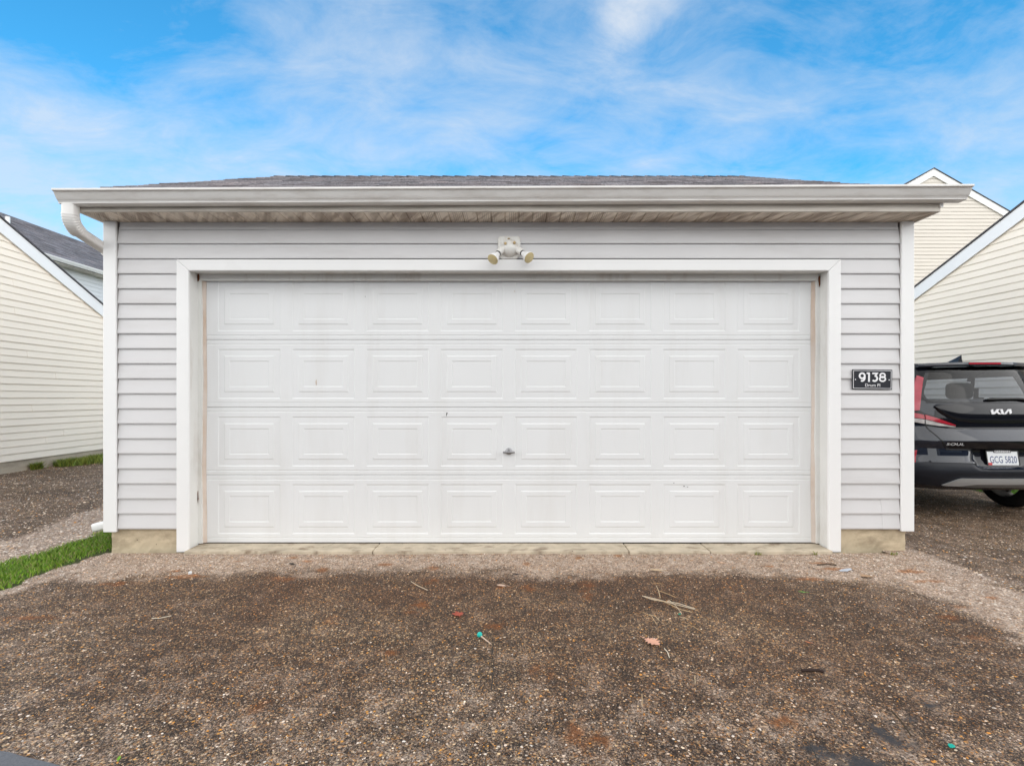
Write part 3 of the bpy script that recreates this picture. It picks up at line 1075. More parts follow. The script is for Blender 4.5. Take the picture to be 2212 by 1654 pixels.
# 8
x8 = .0775
W8 = .0125
k8 = hh - W8 / 2
stroke(mb, arc(x8, zc + k8 - .0155, .0185, .0155, 0, 360, 28), W8, Yt)
stroke(mb, arc(x8, zc - k8 + .0170, .0215, .0170, 0, 360, 28), W8, Yt - .0002)
mb.build('house_number', M['ink'], sign)
co, fs = text_mesh('Drum Pl', .114, .0225, .006)
mb = MB()
mb.add([(a + .003, Yt, b - .0435) for a, b in co], fs)
mb.build('street_name', M['ink'], sign)
for s in (-1, 1):
    mb = MB()
    mb.lathe((s * .1285, -.008, -.002), (0, -1, 0), [(0, .0045), (.002, .004), (.003, .001)], 12)
    mb.build('screw', M['ink'], sign, smooth=True)

# ================================================================== NEIGHBOURING BUILDINGS
gable_house('neighbour_garage', (-8.146, 7.55, 0), R(2.3), -6.2, 0, 3.05, 4.16, .485, .140, -.071,
            'cream sided garage with a white rake board left of the grey garage', 'garage', 'cream', rake=.20)
gable_house('neighbour_garage', (7.737, 7.1, 0), R(3.37), 0, 6.2, 3.3, 4.246, .458, .192, -.06,
            'cream sided garage with a steep white rake board behind the parked car', 'garage', 'cream', rake=.20)
gable_house('house', (13.29, 15.5, 0), R(90), 0, 9, 4.5, 8.41, .57, .3, -.05,
            'tall cream house gable with white peak rising behind the right end of the gutter', 'house', 'cream_far', rake=.20, oe=.25)
far = gable_house('house', (-16.6, 11.5, 0), R(90), 0, 15, 4.6, 7.18, .5, .3, -.05,
                  'pale sided house with long dark grey shingle roof beyond the left cream garage', 'house', 'white_siding', oe=.32, full_shingles=True)
mb = MB()
mb.lathe((1.75, -2.98, 5.45), (0, 0, 1), [(0, .053), (.60, .053), (.60, .044), (.5, .044)], 16)
mb.build('vent_pipe', M['pvc'], far, smooth=True)
gable_house('garage', (14.0, -10.0, 0), R(2), -7, 12, 3.4, 4.7, .5, .3, -.05,
            'dark garage across the alley showing as a reflection in the car', 'garage', 'dark_siding', oe=.3)

gable_house('garage', (-3.0, -11.0, 0), R(-1), -7, 6, 3.2, 4.3, .5, .3, -.05,
            'dark brown garage across the alley behind the camera, reflected in the glossy tailgate', 'garage', 'dark_siding', oe=.3)

# ================================================================== CAR
CXc, CYc, CZc = 4.862, 4.80, -.05
car = thing('parked_car', (CXc, CYc, CZc), 'dark blue-black hatchback with silver bumper trim parked right of the garage', 'car')
vv = [.30, .33, .36, .40, .44, .47, .50, .53, .56, .59, .62, .66, .70, .72, .76, .79, .80, .82, .86, .90, .915, .94, .97, 1.0, 1.04, 1.08, 1.12, 1.16,
      1.18, 1.20, 1.23, 1.26, 1.30, 1.34, 1.38, 1.42, 1.46, 1.50, 1.53, 1.55, 1.565, 1.58, 1.588, 1.592]
W0 = lambda v: float(np.interp(v, [.30, .34, .40, .44, .50, .56, .60, .62, .66, .715, .72, .78, .795, .81, .86, .915, .93, 1.0, 1.168, 1.2, 1.35, 1.50, 1.55, 1.565, 1.58, 1.588, 1.592],
                               [.14, .07, .03, .01, -.01, .0, .02, .035, .04, .05, .05, .022, .018, .022, .045, .078, .083, .085, .11, .122, .185, .262, .30, .33, .42, .55, .8]))
HWf = lambda v: float(np.interp(v, [.30, .36, .45, .6, .9, 1.0, 1.1, 1.168, 1.3, 1.5, 1.55, 1.58, 1.588, 1.592], [.80, .85, .885, .90, .90, .885, .855, .83, .765, .675, .64, .55, .45, .25]))
RDf = lambda v: float(np.interp(v, [.3, .9, 1.17, 1.5, 1.59], [.42, .40, .34, .30, .3]))
WFf = lambda v: float(np.interp(v, [.30, .4, .6, .8, .95, 1.0, 1.05, 1.10, 1.3, 1.5, 1.56, 1.58, 1.588, 1.592], [4.05, 4.15, 4.19, 4.15, 4.0, 3.75, 3.2, 3.0, 2.62, 2.25, 2.05, 1.9, 1.7, 1.4]))
NE = 3.0


def rec(u, v):
    """the hollow round the licence plate"""
    return .055 * float((1 - sm(.285, .33, abs(u))) * sm(.525, .56, v) * (1 - sm(.702, .722, v)))


def surf(u, v):
    t = min(abs(u) / HWf(v), .9995)
    return W0(v) + RDf(v) * (1 - (1 - t ** NE) ** (1 / NE)) + rec(u, v)


NR, NS, NF = 60, 26, 16


def ring(v):
    hw, w0, rd, wf = HWf(v), W0(v), RDf(v), WFf(v)
    out = []
    for i in range(NR + 1):
        a = -math.pi / 2 + math.pi * i / NR
        uu = hw * math.copysign(abs(math.sin(a)) ** (2 / NE), math.sin(a))
        out.append((uu, w0 + rd * (1 - abs(math.cos(a)) ** (2 / NE)) + rec(uu, v), v))
    for i in range(1, NS):
        out.append((hw, w0 + rd + (wf - .5 - w0 - rd) * i / NS, v))
    for i in range(NF + 1):
        a = math.pi / 2 - math.pi * i / NF
        out.append((hw * math.copysign(abs(math.sin(a)) ** (2 / 2.6), math.sin(a)), wf - .5 + .5 * abs(math.cos(a)) ** (2 / 2.6), v))
    for i in range(1, NS):
        out.append((-hw, wf - .5 + (w0 + rd - wf + .5) * i / NS, v))
    return out


WH = lambda v: float(np.interp(v, [1.185, 1.21, 1.26, 1.3, 1.45, 1.52, 1.54, 1.552], [.60, .665, .675, .66, .575, .535, .51, .46]))
SW = [(.62, 1.12), (1.2, 2.02), (2.1, 2.85)]


def in_opening(c):
    u, w, v = c
    hw = HWf(v)
    if abs(u) > hw - .02 and 1.13 < v < 1.47:
        lim_ = WFf(v) - .48
        return any(a < w < min(b, lim_) for a, b in SW)
    if w < 1.0 and 1.195 < v < 1.545:
        return abs(u) < WH(v) - .01
    if w > WFf(v) - .45 and 1.12 < v < 1.5:
        return abs(u) < hw - .06
    return False


mb = MB()
rings = [ring(v) for v in vv]
n = len(rings[0])
pts = [q for r_ in rings for q in r_]
fs = []
for i in range(len(rings) - 1):
    for j in range(n):
        kx = (j + 1) % n
        q = (i * n + j, i * n + kx, (i + 1) * n + kx, (i + 1) * n + j)
        c = np.mean([pts[t] for t in q], axis=0)
        if not in_opening(c):
            fs.append(q)
fs.append(tuple(range(n))[::-1])
fs.append(tuple((len(rings) - 1) * n + j for j in range(n)))
mb.add(pts, fs)
mb.build('body', M['paint'], car, smooth=True, angle=28)


def resample(line, n):
    P = [Vector((*q, 0)) for q in line]
    d = [0]
    for a, b in zip(P, P[1:]):
        d.append(d[-1] + (b - a).length)
    out = []
    for i in range(n):
        t = d[-1] * i / (n - 1)
        out.append((float(np.interp(t, d, [q.x for q in P])), float(np.interp(t, d, [q.y for q in P]))))
    return out


def patch(name, A, B, mat, off, parent=None, n=24, m=8, depth=None, mirror=False, single=False):
    """a panel lying on the rear of the body between two outlines given in (across, height)"""
    res = []
    for sgn in ((1, -1) if mirror else (1,)):
        mb = MB()
        a, b = resample(A, n), resample(B, n)
        dp = depth if depth is not None else off + .004
        top, bot = [], []
        for i in range(n):
            for j in range(m):
                t = j / (m - 1)
                u, v = (a[i][0] * (1 - t) + b[i][0] * t) * sgn, a[i][1] * (1 - t) + b[i][1] * t
                w = surf(u, v)
                top.append((u, w - off, v)); bot.append((u, w - off + dp, v))
        fs = [(i * m + j, (i + 1) * m + j, (i + 1) * m + j + 1, i * m + j + 1) for i in range(n - 1) for j in range(m - 1)]
        mb.add(top, fs)
        if not single:
            per = [i * m for i in range(n)] + [(n - 1) * m + j for j in range(1, m)] + [i * m + m - 1 for i in range(n - 2, -1, -1)] + [j for j in range(m - 2, 0, -1)]
            kk = len(per)
            mb.add([top[q] for q in per] + [bot[q] for q in per], [(q, (q + 1) % kk, kk + (q + 1) % kk, kk + q) for q in range(kk)])
        res.append(mb.build(name, mat, parent or car, smooth=True, angle=40))
    return res


vs = np.linspace(1.187, 1.551, 24)
patch('rear_window', [(-WH(v), v) for v in vs], [(WH(v), v) for v in vs], M['glass'], .006, n=22, m=28, single=True)
mb_ = []
patch('window_surround', [(-WH(v) - .03, v) for v in vs], [(-WH(v) + .028, v) for v in vs], M['gloss'], .004, n=22, m=4, depth=.004, mirror=True)
patch('window_surround', [(-.66, 1.176), (.66, 1.176)], [(-.64, 1.215), (.64, 1.215)], M['gloss'], .0045, n=40, m=4, depth=.004)
# other windows
for s in (-1, 1):
    for a, b in SW:
        mb = MB()
        g = []
        for i in range(8):
            v = 1.115 + (1.485 - 1.115) * i / 7
            lim_ = WFf(v) - .46
            g.append([(s * (HWf(v) + .003), {.62: .55, 1.2: 1.161, 2.1: 2.061}[a], v), (s * (HWf(v) + .003), min({.62: 1.159, 1.2: 2.059, 2.1: 2.93}[a], max(a, lim_)), v)])
        mb.loft(g, closed=False, cap0=False, cap1=False)
        mb.build('side_window', M['glass'], car, smooth=True)
mb = MB()
g = []
for i in range(8):
    v = 1.11 + .4 * i / 7
    g.append([(u * (HWf(v) - .04), WFf(v) - .5 + .5 * (1 - min(.999, abs(u) * .96) ** 2.6) ** (1 / 2.6) + .004, v) for u in np.linspace(-1, 1, 15)])
mb.loft(g, closed=False, cap0=False, cap1=False)
mb.build('windscreen', M['glass'], car, smooth=True)
# interior
mb = MB()
mb.box(-.74, .74, .5, 3.2, .50, .56)
mb.box(-.78, .78, 2.95, 3.15, .56, 1.08)
mb.build('cabin_floor', M['seat'], car, bevel=.02)
for u, w in ((-.38, 1.15), (.38, 1.15), (-.37, 2.05), (.37, 2.05)):
    mb = MB()
    mb.prism([(u - .25, w, .56), (u - .25, w + .5, .56), (u - .25, w + .48, .75), (u - .25, w + .14, .75), (u - .25, w - .10, 1.20), (u - .25, w - .22, 1.19)], (.5, 0, 0))
    st = mb.build('seat', M['seat'], car, bevel=.03)
    mb = MB()
    mb.box(u - .14, u + .14, w - .26, w - .14, 1.21, 1.40)
    mb.build('headrest', M['seat'], st, bevel=.05, seg=3)

# spoiler
mb = MB()
rings = []
for u in np.linspace(-.60, .60, 31):
    t = abs(u) / .60
    r_ = .245 + .10 * t ** 3
    drop = .012 * t ** 2
    rings.append([(u, r_ + .005, 1.557 - drop), (u, r_, 1.570 - drop), (u, r_ + .01, 1.594 - drop), (u, .42, 1.606 - drop * 1.5), (u, .75, 1.600 - drop * 2.2), (u, .5, 1.56 - drop),
                  (u, r_ + .10, 1.548 - drop)])
mb.loft(rings)
sp = mb.build('spoiler', M['paint'], car, smooth=True, angle=40)
mb = MB()
mb.loft([[(u, .245 + .10 * (abs(u) / .6) ** 3 - .003, 1.570), (u, .245 + .10 * (abs(u) / .6) ** 3 - .003, 1.587), (u, .28, 1.587), (u, .28, 1.567)] for u in np.linspace(-.16, .165, 9)])
mb.build('brake_light', M['red_lens'], sp)
patch('side_fin', [(-.655, 1.545), (-.66, 1.50), (-.665, 1.44)], [(-.55, 1.55), (-.562, 1.50), (-.605, 1.44)], M['gloss'], .012, n=10, m=6, mirror=True)
# tail lights
patch('tail_light', [(-.625, 1.46), (-.68, 1.36), (-.74, 1.25), (-.80, 1.15), (-.83, 1.08)], [(-.590, 1.435), (-.628, 1.36), (-.672, 1.26), (-.708, 1.17), (-.725, 1.10)],
      M['pink_lens'], .016, n=20, m=7, mirror=True)
patch('tail_light', [(-.83, 1.09), (-.77, 1.075), (-.70, 1.055)], [(-.845, 1.04), (-.78, 1.025), (-.70, 1.012)], M['red_lens'], .016, n=12, m=5, mirror=True)
patch('tail_light', [(-.69, 1.055), (-.60, 1.022), (-.50, .978), (-.445, .955)], [(-.69, 1.010), (-.60, .982), (-.5, .955), (-.445, .945)], M['red_lens'], .016, n=16, m=5, mirror=True)
patch('reversing_light', [(-.845, 1.034), (-.78, 1.019), (-.70, 1.006)], [(-.85, 1.0), (-.79, .983), (-.70, .963)], M['clear_lens'], .012, n=12, m=5, mirror=True)
patch('reversing_light', [(-.69, 1.005), (-.60, .977), (-.5, .95), (-.445, .941)], [(-.69, .962), (-.60, .946), (-.5, .936), (-.445, .934)], M['clear_lens'], .012, n=16, m=5, mirror=True)
patch('light_housing', [(-.86, 1.10), (-.74, 1.115), (-.69, 1.07), (-.6, 1.035), (-.5, .99), (-.42, .962), (-.37, .935)],
      [(-.862, .985), (-.79, .965), (-.69, .945), (-.6, .932), (-.5, .922), (-.42, .918), (-.36, .918)], M['gloss'], .006, n=30, m=6, mirror=True)
# raised gloss panel with the badge, and the dark strip under it
us = np.linspace(-.605, .605, 41)
bt = lambda u: float(np.interp(abs(u), [0, .3, .42, .50, .56, .60, .605], [.972, .978, .995, 1.03, 1.07, 1.11, 1.13]))
tp = lambda u: float(np.interp(abs(u), [0, .5, .58, .605], [1.170, 1.168, 1.160, 1.14]))
mb = MB()
gp_rows = []
for u in us:
    r_ = []
    for j in range(9):
        t = j / 8
        v = bt(u) + (tp(u) - bt(u)) * t
        bul = .012 + .016 * math.sin(math.pi * t) ** .7 - .004 * t
        r_.append((u, surf(u, v) - bul, v))
    v0, v1 = bt(u) - .004, tp(u) + .002
    gp_rows.append([(u, surf(u, v0) + .004, v0)] + r_ + [(u, surf(u, v1) + .004, v1)])
mb.loft(gp_rows, closed=False, cap0=False, cap1=False)
mb.build('tailgate_panel', M['gloss'], car, smooth=True, angle=50)
patch('tailgate_strip', [(-.60, 1.10), (-.52, 1.03), (-.45, .99), (-.3, .975), (.3, .975), (.45, .99), (.52, 1.03), (.60, 1.10)],
      [(-.61, 1.04), (-.52, .955), (-.44, .922), (-.3, .918), (.3, .918), (.44, .922), (.52, .955), (.61, 1.04)], M['gloss'], .005, n=50, m=5)
patch('tailgate_handle_strip', [(-.56, .795), (.56, .795)], [(-.52, .722), (.52, .722)], M['gloss'], .004, n=40, m=5)
# seams of the tailgate
for s in (-1, 1):
    line = [(-.70, .97), (-.665, .90), (-.60, .80), (-.565, .745), (-.53, .722), (-.45, .714), (-.30, .712)]
    a = resample(line, 30)
    patch('tailgate_gap', [(s * (x_ - .004), y_ - .003) for x_, y_ in a], [(s * (x_ + .004), y_ + .003) for x_, y_ in a], M['black'], .0035, n=30, m=2)
patch('tailgate_gap', [(-.55, .7185), (.55, .7185)], [(-.55, .7085), (.55, .7085)], M['black'], .006, n=30, m=2)
# bumper pieces
patch('plate_recess', [(-.29, .708), (.29, .708)], [(-.315, .545), (.315, .545)], M['gloss'], .004, n=20, m=8)
patch('bumper_cladding', [(-.885, .545), (-.82, .575), (-.70, .590), (-.46, .592), (-.34, .590), (-.26, .545), (-.2, .532), (.2, .532), (.26, .545), (.34, .590), (.46, .592), (.70, .590),
                          (.82, .575), (.885, .545)],
      [(-.84, .362), (-.7, .350), (-.6, .345), (-.46, .345), (-.34, .345), (-.2, .345), (0, .345), (.2, .345), (.34, .345), (.6, .345), (.7, .350), (.84, .362)], M['cladding'], .016, n=60, m=12)
patch('bumper_lip', [(-.70, .600), (-.46, .602), (-.335, .600), (-.255, .556), (-.2, .544), (.2, .544), (.255, .556), (.335, .600), (.46, .602), (.70, .600)],
      [(-.70, .588), (-.46, .588), (-.345, .586), (-.265, .541), (-.2, .528), (.2, .528), (.265, .541), (.345, .586), (.46, .588), (.70, .588)], M['paint'], .022, n=60, m=3)
patch('skid_plate', [(-.58, .362), (-.52, .402), (-.47, .432), (-.45, .436), (.45, .436), (.47, .432), (.52, .402), (.58, .362)],
      [(-.575, .352), (-.54, .350), (-.45, .350), (-.30, .372), (.30, .372), (.45, .350), (.54, .350), (.575, .352)], M['silver'], .036, n=50, m=6)
patch('skid_plate_lower', [(-.44, .352), (-.30, .371), (.30, .371), (.44, .352)], [(-.44, .345), (-.30, .338), (.30, .338), (.44, .345)], M['skirt_grey'], .030, n=30, m=4)
patch('reflector', [(-.805, .69), (-.812, .62), (-.822, .55)], [(-.775, .70), (-.79, .62), (-.812, .548)], M['red_lens'], .014, n=10, m=4, mirror=True)
# licence plate
pl = MB()
tilt = R(9)
pz, pw = .625, surf(0, .62) - .030
def P3(x, z, d):                  # plate local -> car local
    return (x - .004, pw - d * math.cos(tilt) + z * math.sin(tilt), pz + z * math.cos(tilt) - d * math.sin(tilt))
def pbox(mb, x0, x1, z0, z1, d0, d1, mi=0):
    q = [P3(x, z, d) for d in (d0, d1) for x, z in ((x0, z0), (x1, z0), (x1, z1), (x0, z1))]
    mb.add(q, [(0, 1, 2, 3), (7, 6, 5, 4), (0, 4, 5, 1), (1, 5, 6, 2), (2, 6, 7, 3), (3, 7, 4, 0)], mi)
pbox(pl, -.1525, .1525, -.076, .076, 0, .003)
plate = pl.build('licence_plate', M['plate'], car)
mb = MB()
pbox(mb, -.085, .085, .058, .084, .001, .007)
pbox(mb, -.162, -.1525, -.082, .078, .001, .006)
pbox(mb, .1525, .162, -.082, .078, .001, .006)
pbox(mb, -.1525, -.085, .070, .080, .001, .006)
pbox(mb, .085, .1525, .070, .080, .001, .006)
pbox(mb, -.1525, .1525, -.086, -.066, .001, .006)
mb.build('plate_frame', M['black'], plate)
mb = MB()
pbox(mb, -.09, .09, -.083, -.069, .0062, .0072)
co, fs = text_mesh('GERMAIN', .155, .018, .03)
mb.add([P3(a, b + .071, .0078) for a, b in co], fs)
mb.build('frame_lettering', M['ink'], plate)
co, fs = text_mesh('GCG 5820', .265, .068, .006)
mb = MB()
mb.add([P3(a + .004, b - .010, .0036) for a, b in co], fs)
mb.build('plate_number', M['plate_blue'], plate)
mb = MB()
pbox(mb, -.150, -.112, -.064, -.040, .003, .0038)
mb.build('sticker', M['red_sticker'], plate)
# emblem: three joined slanted letter strokes
mb = MB()
def bpoly(pts, sc_=(.205, .050), c=(-.009, 1.088)):
    q = []
    for a, b in pts:
        u, v = c[0] + (a - .5) * sc_[0], c[1] + (b - .5) * sc_[1]
        t = np.clip((v - bt(u)) / (tp(u) - bt(u)), 0, 1)
        q.append((u, surf(u, v) - (.012 + .016 * math.sin(math.pi * t) ** .7 - .004 * t) - .008, v))
    mb.prism(q, (0, .008, 0))
bpoly([(0, .72), (.12, 1), (.135, 0), (.025, 0)])
bpoly([(.12, .0), (.20, .12), (.455, 1), (.33, 1), (.125, .28)])
bpoly([(.245, .40), (.315, .62), (.475, 0), (.335, 0)])
bpoly([(.475, 1), (.59, 1), (.61, 0), (.50, 0)])
bpoly([(.61, 0), (.70, 0), (.94, 1), (.86, 1)])
bpoly([(.86, 1), (1.0, 1), (1.0, .30), (.895, .0)])
mb.build('emblem', M['ink'], car)
co, fs = text_mesh('SOUL', .155, .026, .012, 1.05)
mb = MB()
mb.add([(a - .483, surf(a - .483, b + .768) - .0095, b + .768) for a, b in co], fs)
mb.build('model_lettering', M['ink'], car)
# wiper
mb = MB()
wl = [(-.115, 1.208), (-.10, 1.212), (.0, 1.214), (.2, 1.216), (.30, 1.205)]
mb.tube([(u, surf(u, v) - .028, v) for u, v in resample(wl, 14)], [.010, .015, .015, .013, .012, .011, .011, .010, .010, .010, .010, .011, .012, .012], 8)
mb.build('wiper', M['black'], car, smooth=True)
# roof antenna
mb = MB()
rings = []
for i in range(9):
    t = i / 8
    hgt, x_ = .010 + .098 * (1 - t) ** 1.25, .0
    w_ = .52 + .24 * t
    b_ = .036 * (1 - .65 * t)
    z_ = 1.582 + .012 * t
    rings.append([(-b_, w_, z_), (-b_ * .45, w_ + .0 * (1 - t), z_ + hgt * .55), (0, w_ - .012 * (1 - t), z_ + hgt), (b_ * .45, w_ + .0 * (1 - t), z_ + hgt * .55), (b_, w_, z_)])
mb.loft(rings, closed=True)
mb.build('roof_antenna', M['cladding'], car, smooth=True, angle=50)
# wheels
for u in (-.785, .785):
    for w in (.755, 3.355):
        wh = bpy.data.objects.new('wheel', None)
        COL.objects.link(wh)
        wh.parent = car
        wh.location = (u, w, .33)
        mb = MB()
        mb.lathe((-.105, 0, 0), (1, 0, 0), [(0, .225), (.004, .30), (.02, .322), (.05, .33), (.16, .33), (.19, .322), (.206, .30), (.21, .225)], 40)
        # open centre: rebuild as ring
        mb = MB()
        prof_ = [(0, .222), (.002, .285), (.014, .312), (.04, .329), (.105, .33), (.17, .329), (.196, .312), (.208, .285), (.21, .222), (.105, .215)]
        N = 40
        rr = []
        for k_ in range(N + 1):
            th = 2 * math.pi * k_ / N
            rr.append([(-.105 + a, r_ * math.cos(th), r_ * math.sin(th)) for a, r_ in prof_])
        mb.loft(rr, cap0=False, cap1=False)
        mb.build('tyre', M['rubber'], wh, smooth=True, angle=50)
        mb = MB()
        s = 1 if u > 0 else -1
        for k_ in range(5):
            th = 2 * math.pi * k_ / 5 + .3
            d = Vector((0, math.cos(th), math.sin(th)))
            e = Vector((0, -math.sin(th), math.cos(th)))
            c0 = Vector((s * .06, 0, 0))
            mb.prism([c0 + d * .03 - e * .028, c0 + d * .214 - e * .035, c0 + d * .214 + e * .035, c0 + d * .03 + e * .028], (s * .03, 0, 0))
        mb.lathe((s * .055, 0, 0), (s, 0, 0), [(0, .05), (.04, .05)], 16)
        rr = []
        for k_ in range(N + 1):
            th = 2 * math.pi * k_ / N
            rr.append([(a, r_ * math.cos(th), r_ * math.sin(th)) for a, r_ in ((-.095, .222), (-.095, .212), (.095, .212), (.095, .222))])
        mb.loft(rr, cap0=False, cap1=False)
        mb.build('rim', M['skirt_grey'], wh, smooth=True)
    for w in (.755, 3.355):
        mb = MB()
        s = 1 if u > 0 else -1
        pts_ = [(s * .9035, w + .37 * math.cos(a), .33 + .37 * math.sin(a)) for a in [math.pi * k_ / 20 for k_ in range(21)]] + [(s * .9035, w - .37, .30), (s * .9035, w + .37, .30)]
        mb.prism(pts_, (-s * .05, 0, 0))
        mb.build('wheel_arch', M['black'], car)

# ================================================================== GROUND
def pebble_arrays(xs, ys, zs, rs, cols, masks, flat=.55):
    n = len(xs)
    base = np.array([(1, 0, 0), (0, 1, 0), (-1, 0, 0), (0, -1, 0), (0, 0, 1), (.7, .7, .55), (-.7, .7, .55), (-.7, -.7, .55), (.7, -.7, .55)], float)
    tri = np.array([(0, 1, 5), (1, 2, 6), (2, 3, 7), (3, 0, 8), (5, 4, 8), (6, 4, 5), (7, 4, 6), (8, 4, 7), (0, 5, 8), (1, 6, 5), (2, 7, 6), (3, 8, 7)])
    th = rng.uniform(0, 2 * np.pi, n)
    ax = rs * rng.uniform(.85, 1.3, n)
    ay = rs * rng.uniform(.65, 1.0, n)
    az = rs * flat * rng.uniform(.6, 1.3, n)
    jit = rng.uniform(.8, 1.15, (n, len(base), 1))
    P = base[None] * jit * np.stack([ax, ay, az], 1)[:, None, :]
    c, s = np.cos(th)[:, None], np.sin(th)[:, None]
    X = P[..., 0] * c - P[..., 1] * s + xs[:, None]
    Y = P[..., 0] * s + P[..., 1] * c + ys[:, None]
    Zz = P[..., 2] + zs[:, None] - (rs * .12)[:, None]
    V = np.stack([X, Y, Zz], -1).reshape(-1, 3)
    T = (tri[None] + (np.arange(n) * len(base))[:, None, None]).reshape(-1, 3)
    C = np.repeat(np.concatenate([cols, np.ones((n, 1))], 1), len(base), 0)
    Mk = np.repeat(masks, len(base), 0)
    return V, T, C, Mk


PAL_D = np.array([(.52, .28, .07), (.33, .20, .10), (.17, .115, .078), (.11, .078, .06), (.52, .41, .27), (.24, .195, .16), (.075, .057, .047), (.04, .032, .028),
                  (.46, .36, .25), (.74, .68, .60), (.56, .27, .05), (.08, .07, .066)])
PAL_W = np.array([.06, .06, .12, .17, .06, .05, .20, .20, .065, .045, .035, .05])
PAL_P = np.array([(.62, .50, .41), (.54, .42, .33), (.68, .58, .49), (.44, .33, .25), (.28, .20, .15), (.78, .73, .67), (.52, .32, .17), (.17, .12, .095)])
PAL_Q = np.array([.18, .18, .15, .13, .12, .07, .07, .12])


def vnoise(x, y, sc_, seed=0):
    """cheap smooth value noise for masks"""
    x, y = np.asarray(x) * sc_ + seed * 17.3, np.asarray(y) * sc_ + seed * 9.1
    xi, yi = np.floor(x).astype(int), np.floor(y).astype(int)
    fx, fy = x - xi, y - yi
    fx, fy = fx * fx * (3 - 2 * fx), fy * fy * (3 - 2 * fy)
    hsh = lambda a, b: (np.sin(a * 127.1 + b * 311.7 + seed) * 43758.5453) % 1.0
    return (hsh(xi, yi) * (1 - fx) + hsh(xi + 1, yi) * fx) * (1 - fy) + (hsh(xi, yi + 1) * (1 - fx) + hsh(xi + 1, yi + 1) * fx) * fy


RUST = []
for px, py, rx, ry in ((512, 1212, .05, .02), (540, 1195, .03, .02), (632, 1205, .04, .03), (663, 1212, .05, .03), (697, 1230, .06, .05), (935, 1228, .05, .05), (1137, 1218, .035, .04),
                       (1002, 1195, .03, .03), (1250, 1205, .04, .03), (1395, 1200, .02, .02), (835, 1218, .06, .03), (382, 1232, .05, .03), (1335, 1200, .03, .04), (1268, 1263, .06, .07),
                       (902, 1310, .07, .12), (1070, 1352, .07, .05), (1168, 1445, .07, .10), (1085, 1268, .07, .04), (560, 1525, .06, .06), (930, 1255, .06, .06), (1140, 1270, .05, .06), (1265, 1285, .05, .1),
                       (720, 1340, .05, .06), (835, 1410, .08, .03), (1770, 1215, .10, .03), (1800, 1228, .12, .03), (1960, 1232, .12, .05), (2010, 1255, .15, .03), (2110, 1378, .10, .05),
                       (2140, 1290, .06, .03), (2080, 1310, .06, .03), (1270, 1590, .1, .1), (60, 1335, .2, .03), (250, 1260, .2, .05), (400, 1245, .15, .05), (1700, 1560, .1, .05),
                       (2050, 1335, .08, .05), (1750, 1250, .1, .04), (600, 1250, .12, .05), (1560, 1215, .04, .03), (1660, 1222, .05, .03)):
    x_, y_ = gp(px, py)
    RUST.append((x_, y_, rx, ry))
TAR = []
for px, py, rx, ry in ((1941, 1596, .055, .045), (1955, 1578, .02, .05), (1905, 1575, .05, .04), (1785, 1628, .10, .03), (1850, 1648, .12, .06), (1760, 1610, .06, .02), (1970, 1548, .03, .02),
                       (2010, 1520, .04, .02), (1880, 1560, .06, .02)):
    x_, y_ = gp(px, py)
    TAR.append((x_, y_, rx, ry))


def masks(x, y):
    x, y = np.asarray(x, float), np.asarray(y, float)
    n1, n2 = vnoise(x, y, 3.1, 1), vnoise(x, y, 11, 2)
    wob = (n1 - .5) * .30 + (n2 - .5) * .12
    # pale grit washed up against the slab, the strip between the drives, and the strip left of the lawn
    lim_ = 3.34 - .10 * sm(-1.5, -3.0, x) - .16 * sm(1.3, 2.2, x)
    d = sm(-.24, .13, y - lim_ + wob * .6) * (x < 3.12) * (x > -3.4)
    w2 = wob * .8
    strip = sm(2.34, 2.66, x + w2) * (1 - sm(2.92, 3.22, x + w2)) * sm(1.0, 2.2, y) * (1 - sm(3.75, 3.95, y))
    left = sm(-4.62, -4.40, x + wob) * (1 - sm(-3.3, -3.1, x))
    edge = .75 * (1 - sm(-3.1, -2.9, x + wob * .5)) * (x > -3.7)
    dust = np.maximum.reduce([d * .9, strip * 1.15, left * .9, edge])
    dust = np.maximum(dust, .30 * (1 - sm(1.6, 2.7, y)) * (np.abs(x) < 3))
    dust = np.maximum(dust, .30 * sm(2.95, 3.05, x))
    dust = np.maximum(dust, .42 * (x < -3.6) * vnoise(x, y, 1.2, 14))
    dust = np.maximum(dust, .40 * vnoise(x, y, 1.7, 9) * sm(1.0, 2.2, x))
    dust = np.maximum(dust, .38 * vnoise(x, y, 1.9, 12) * (1 - sm(-2.6, -1.2, x)) * (x > -3.3))
    rust = np.zeros_like(x)
    for cx_, cy_, rx, ry in RUST:
        q = ((x - cx_) / rx) ** 2 + ((y - cy_) / ry) ** 2
        rust = np.maximum(rust, np.exp(-q * 1.1) * (.05 + 1.15 * vnoise(x, y, 38, 6) * (.5 + vnoise(x, y, 14, 7)) + .25 * sm(3.0, 3.3, y)))
    big = vnoise(x, y, 1.1, 5)
    rust = np.maximum(rust, .22 * sm(.66, .95, big) * (y < 3.5) * (x < 3) * (x > -3))
    tar = np.zeros_like(x)
    for cx_, cy_, rx, ry in TAR:
        q = ((x - cx_ + wob * .1) / rx) ** 2 + ((y - cy_ + wob * .1) / ry) ** 2
        tar = np.maximum(tar, np.exp(-q * .7) * (.12 + 1.15 * vnoise(x * .8 + y * .5, y * .5 - x * .8, 30, 31)))
    wet = sm(2.35, 3.0, y + wob) * (1 - sm(-2.9, -1.9, -np.abs(x)) * 0) * (1 - sm(1.5, 2.5, np.abs(x))) * (.55 + .7 * n1)
    wet = np.maximum(wet, .55 * sm(.45, .8, vnoise(x, y, 1.4, 21)) * (np.abs(x) < 3))
    return np.stack([dust, np.clip(rust, 0, 1), np.clip(tar, 0, 1), np.clip(wet, 0, 1)], -1)


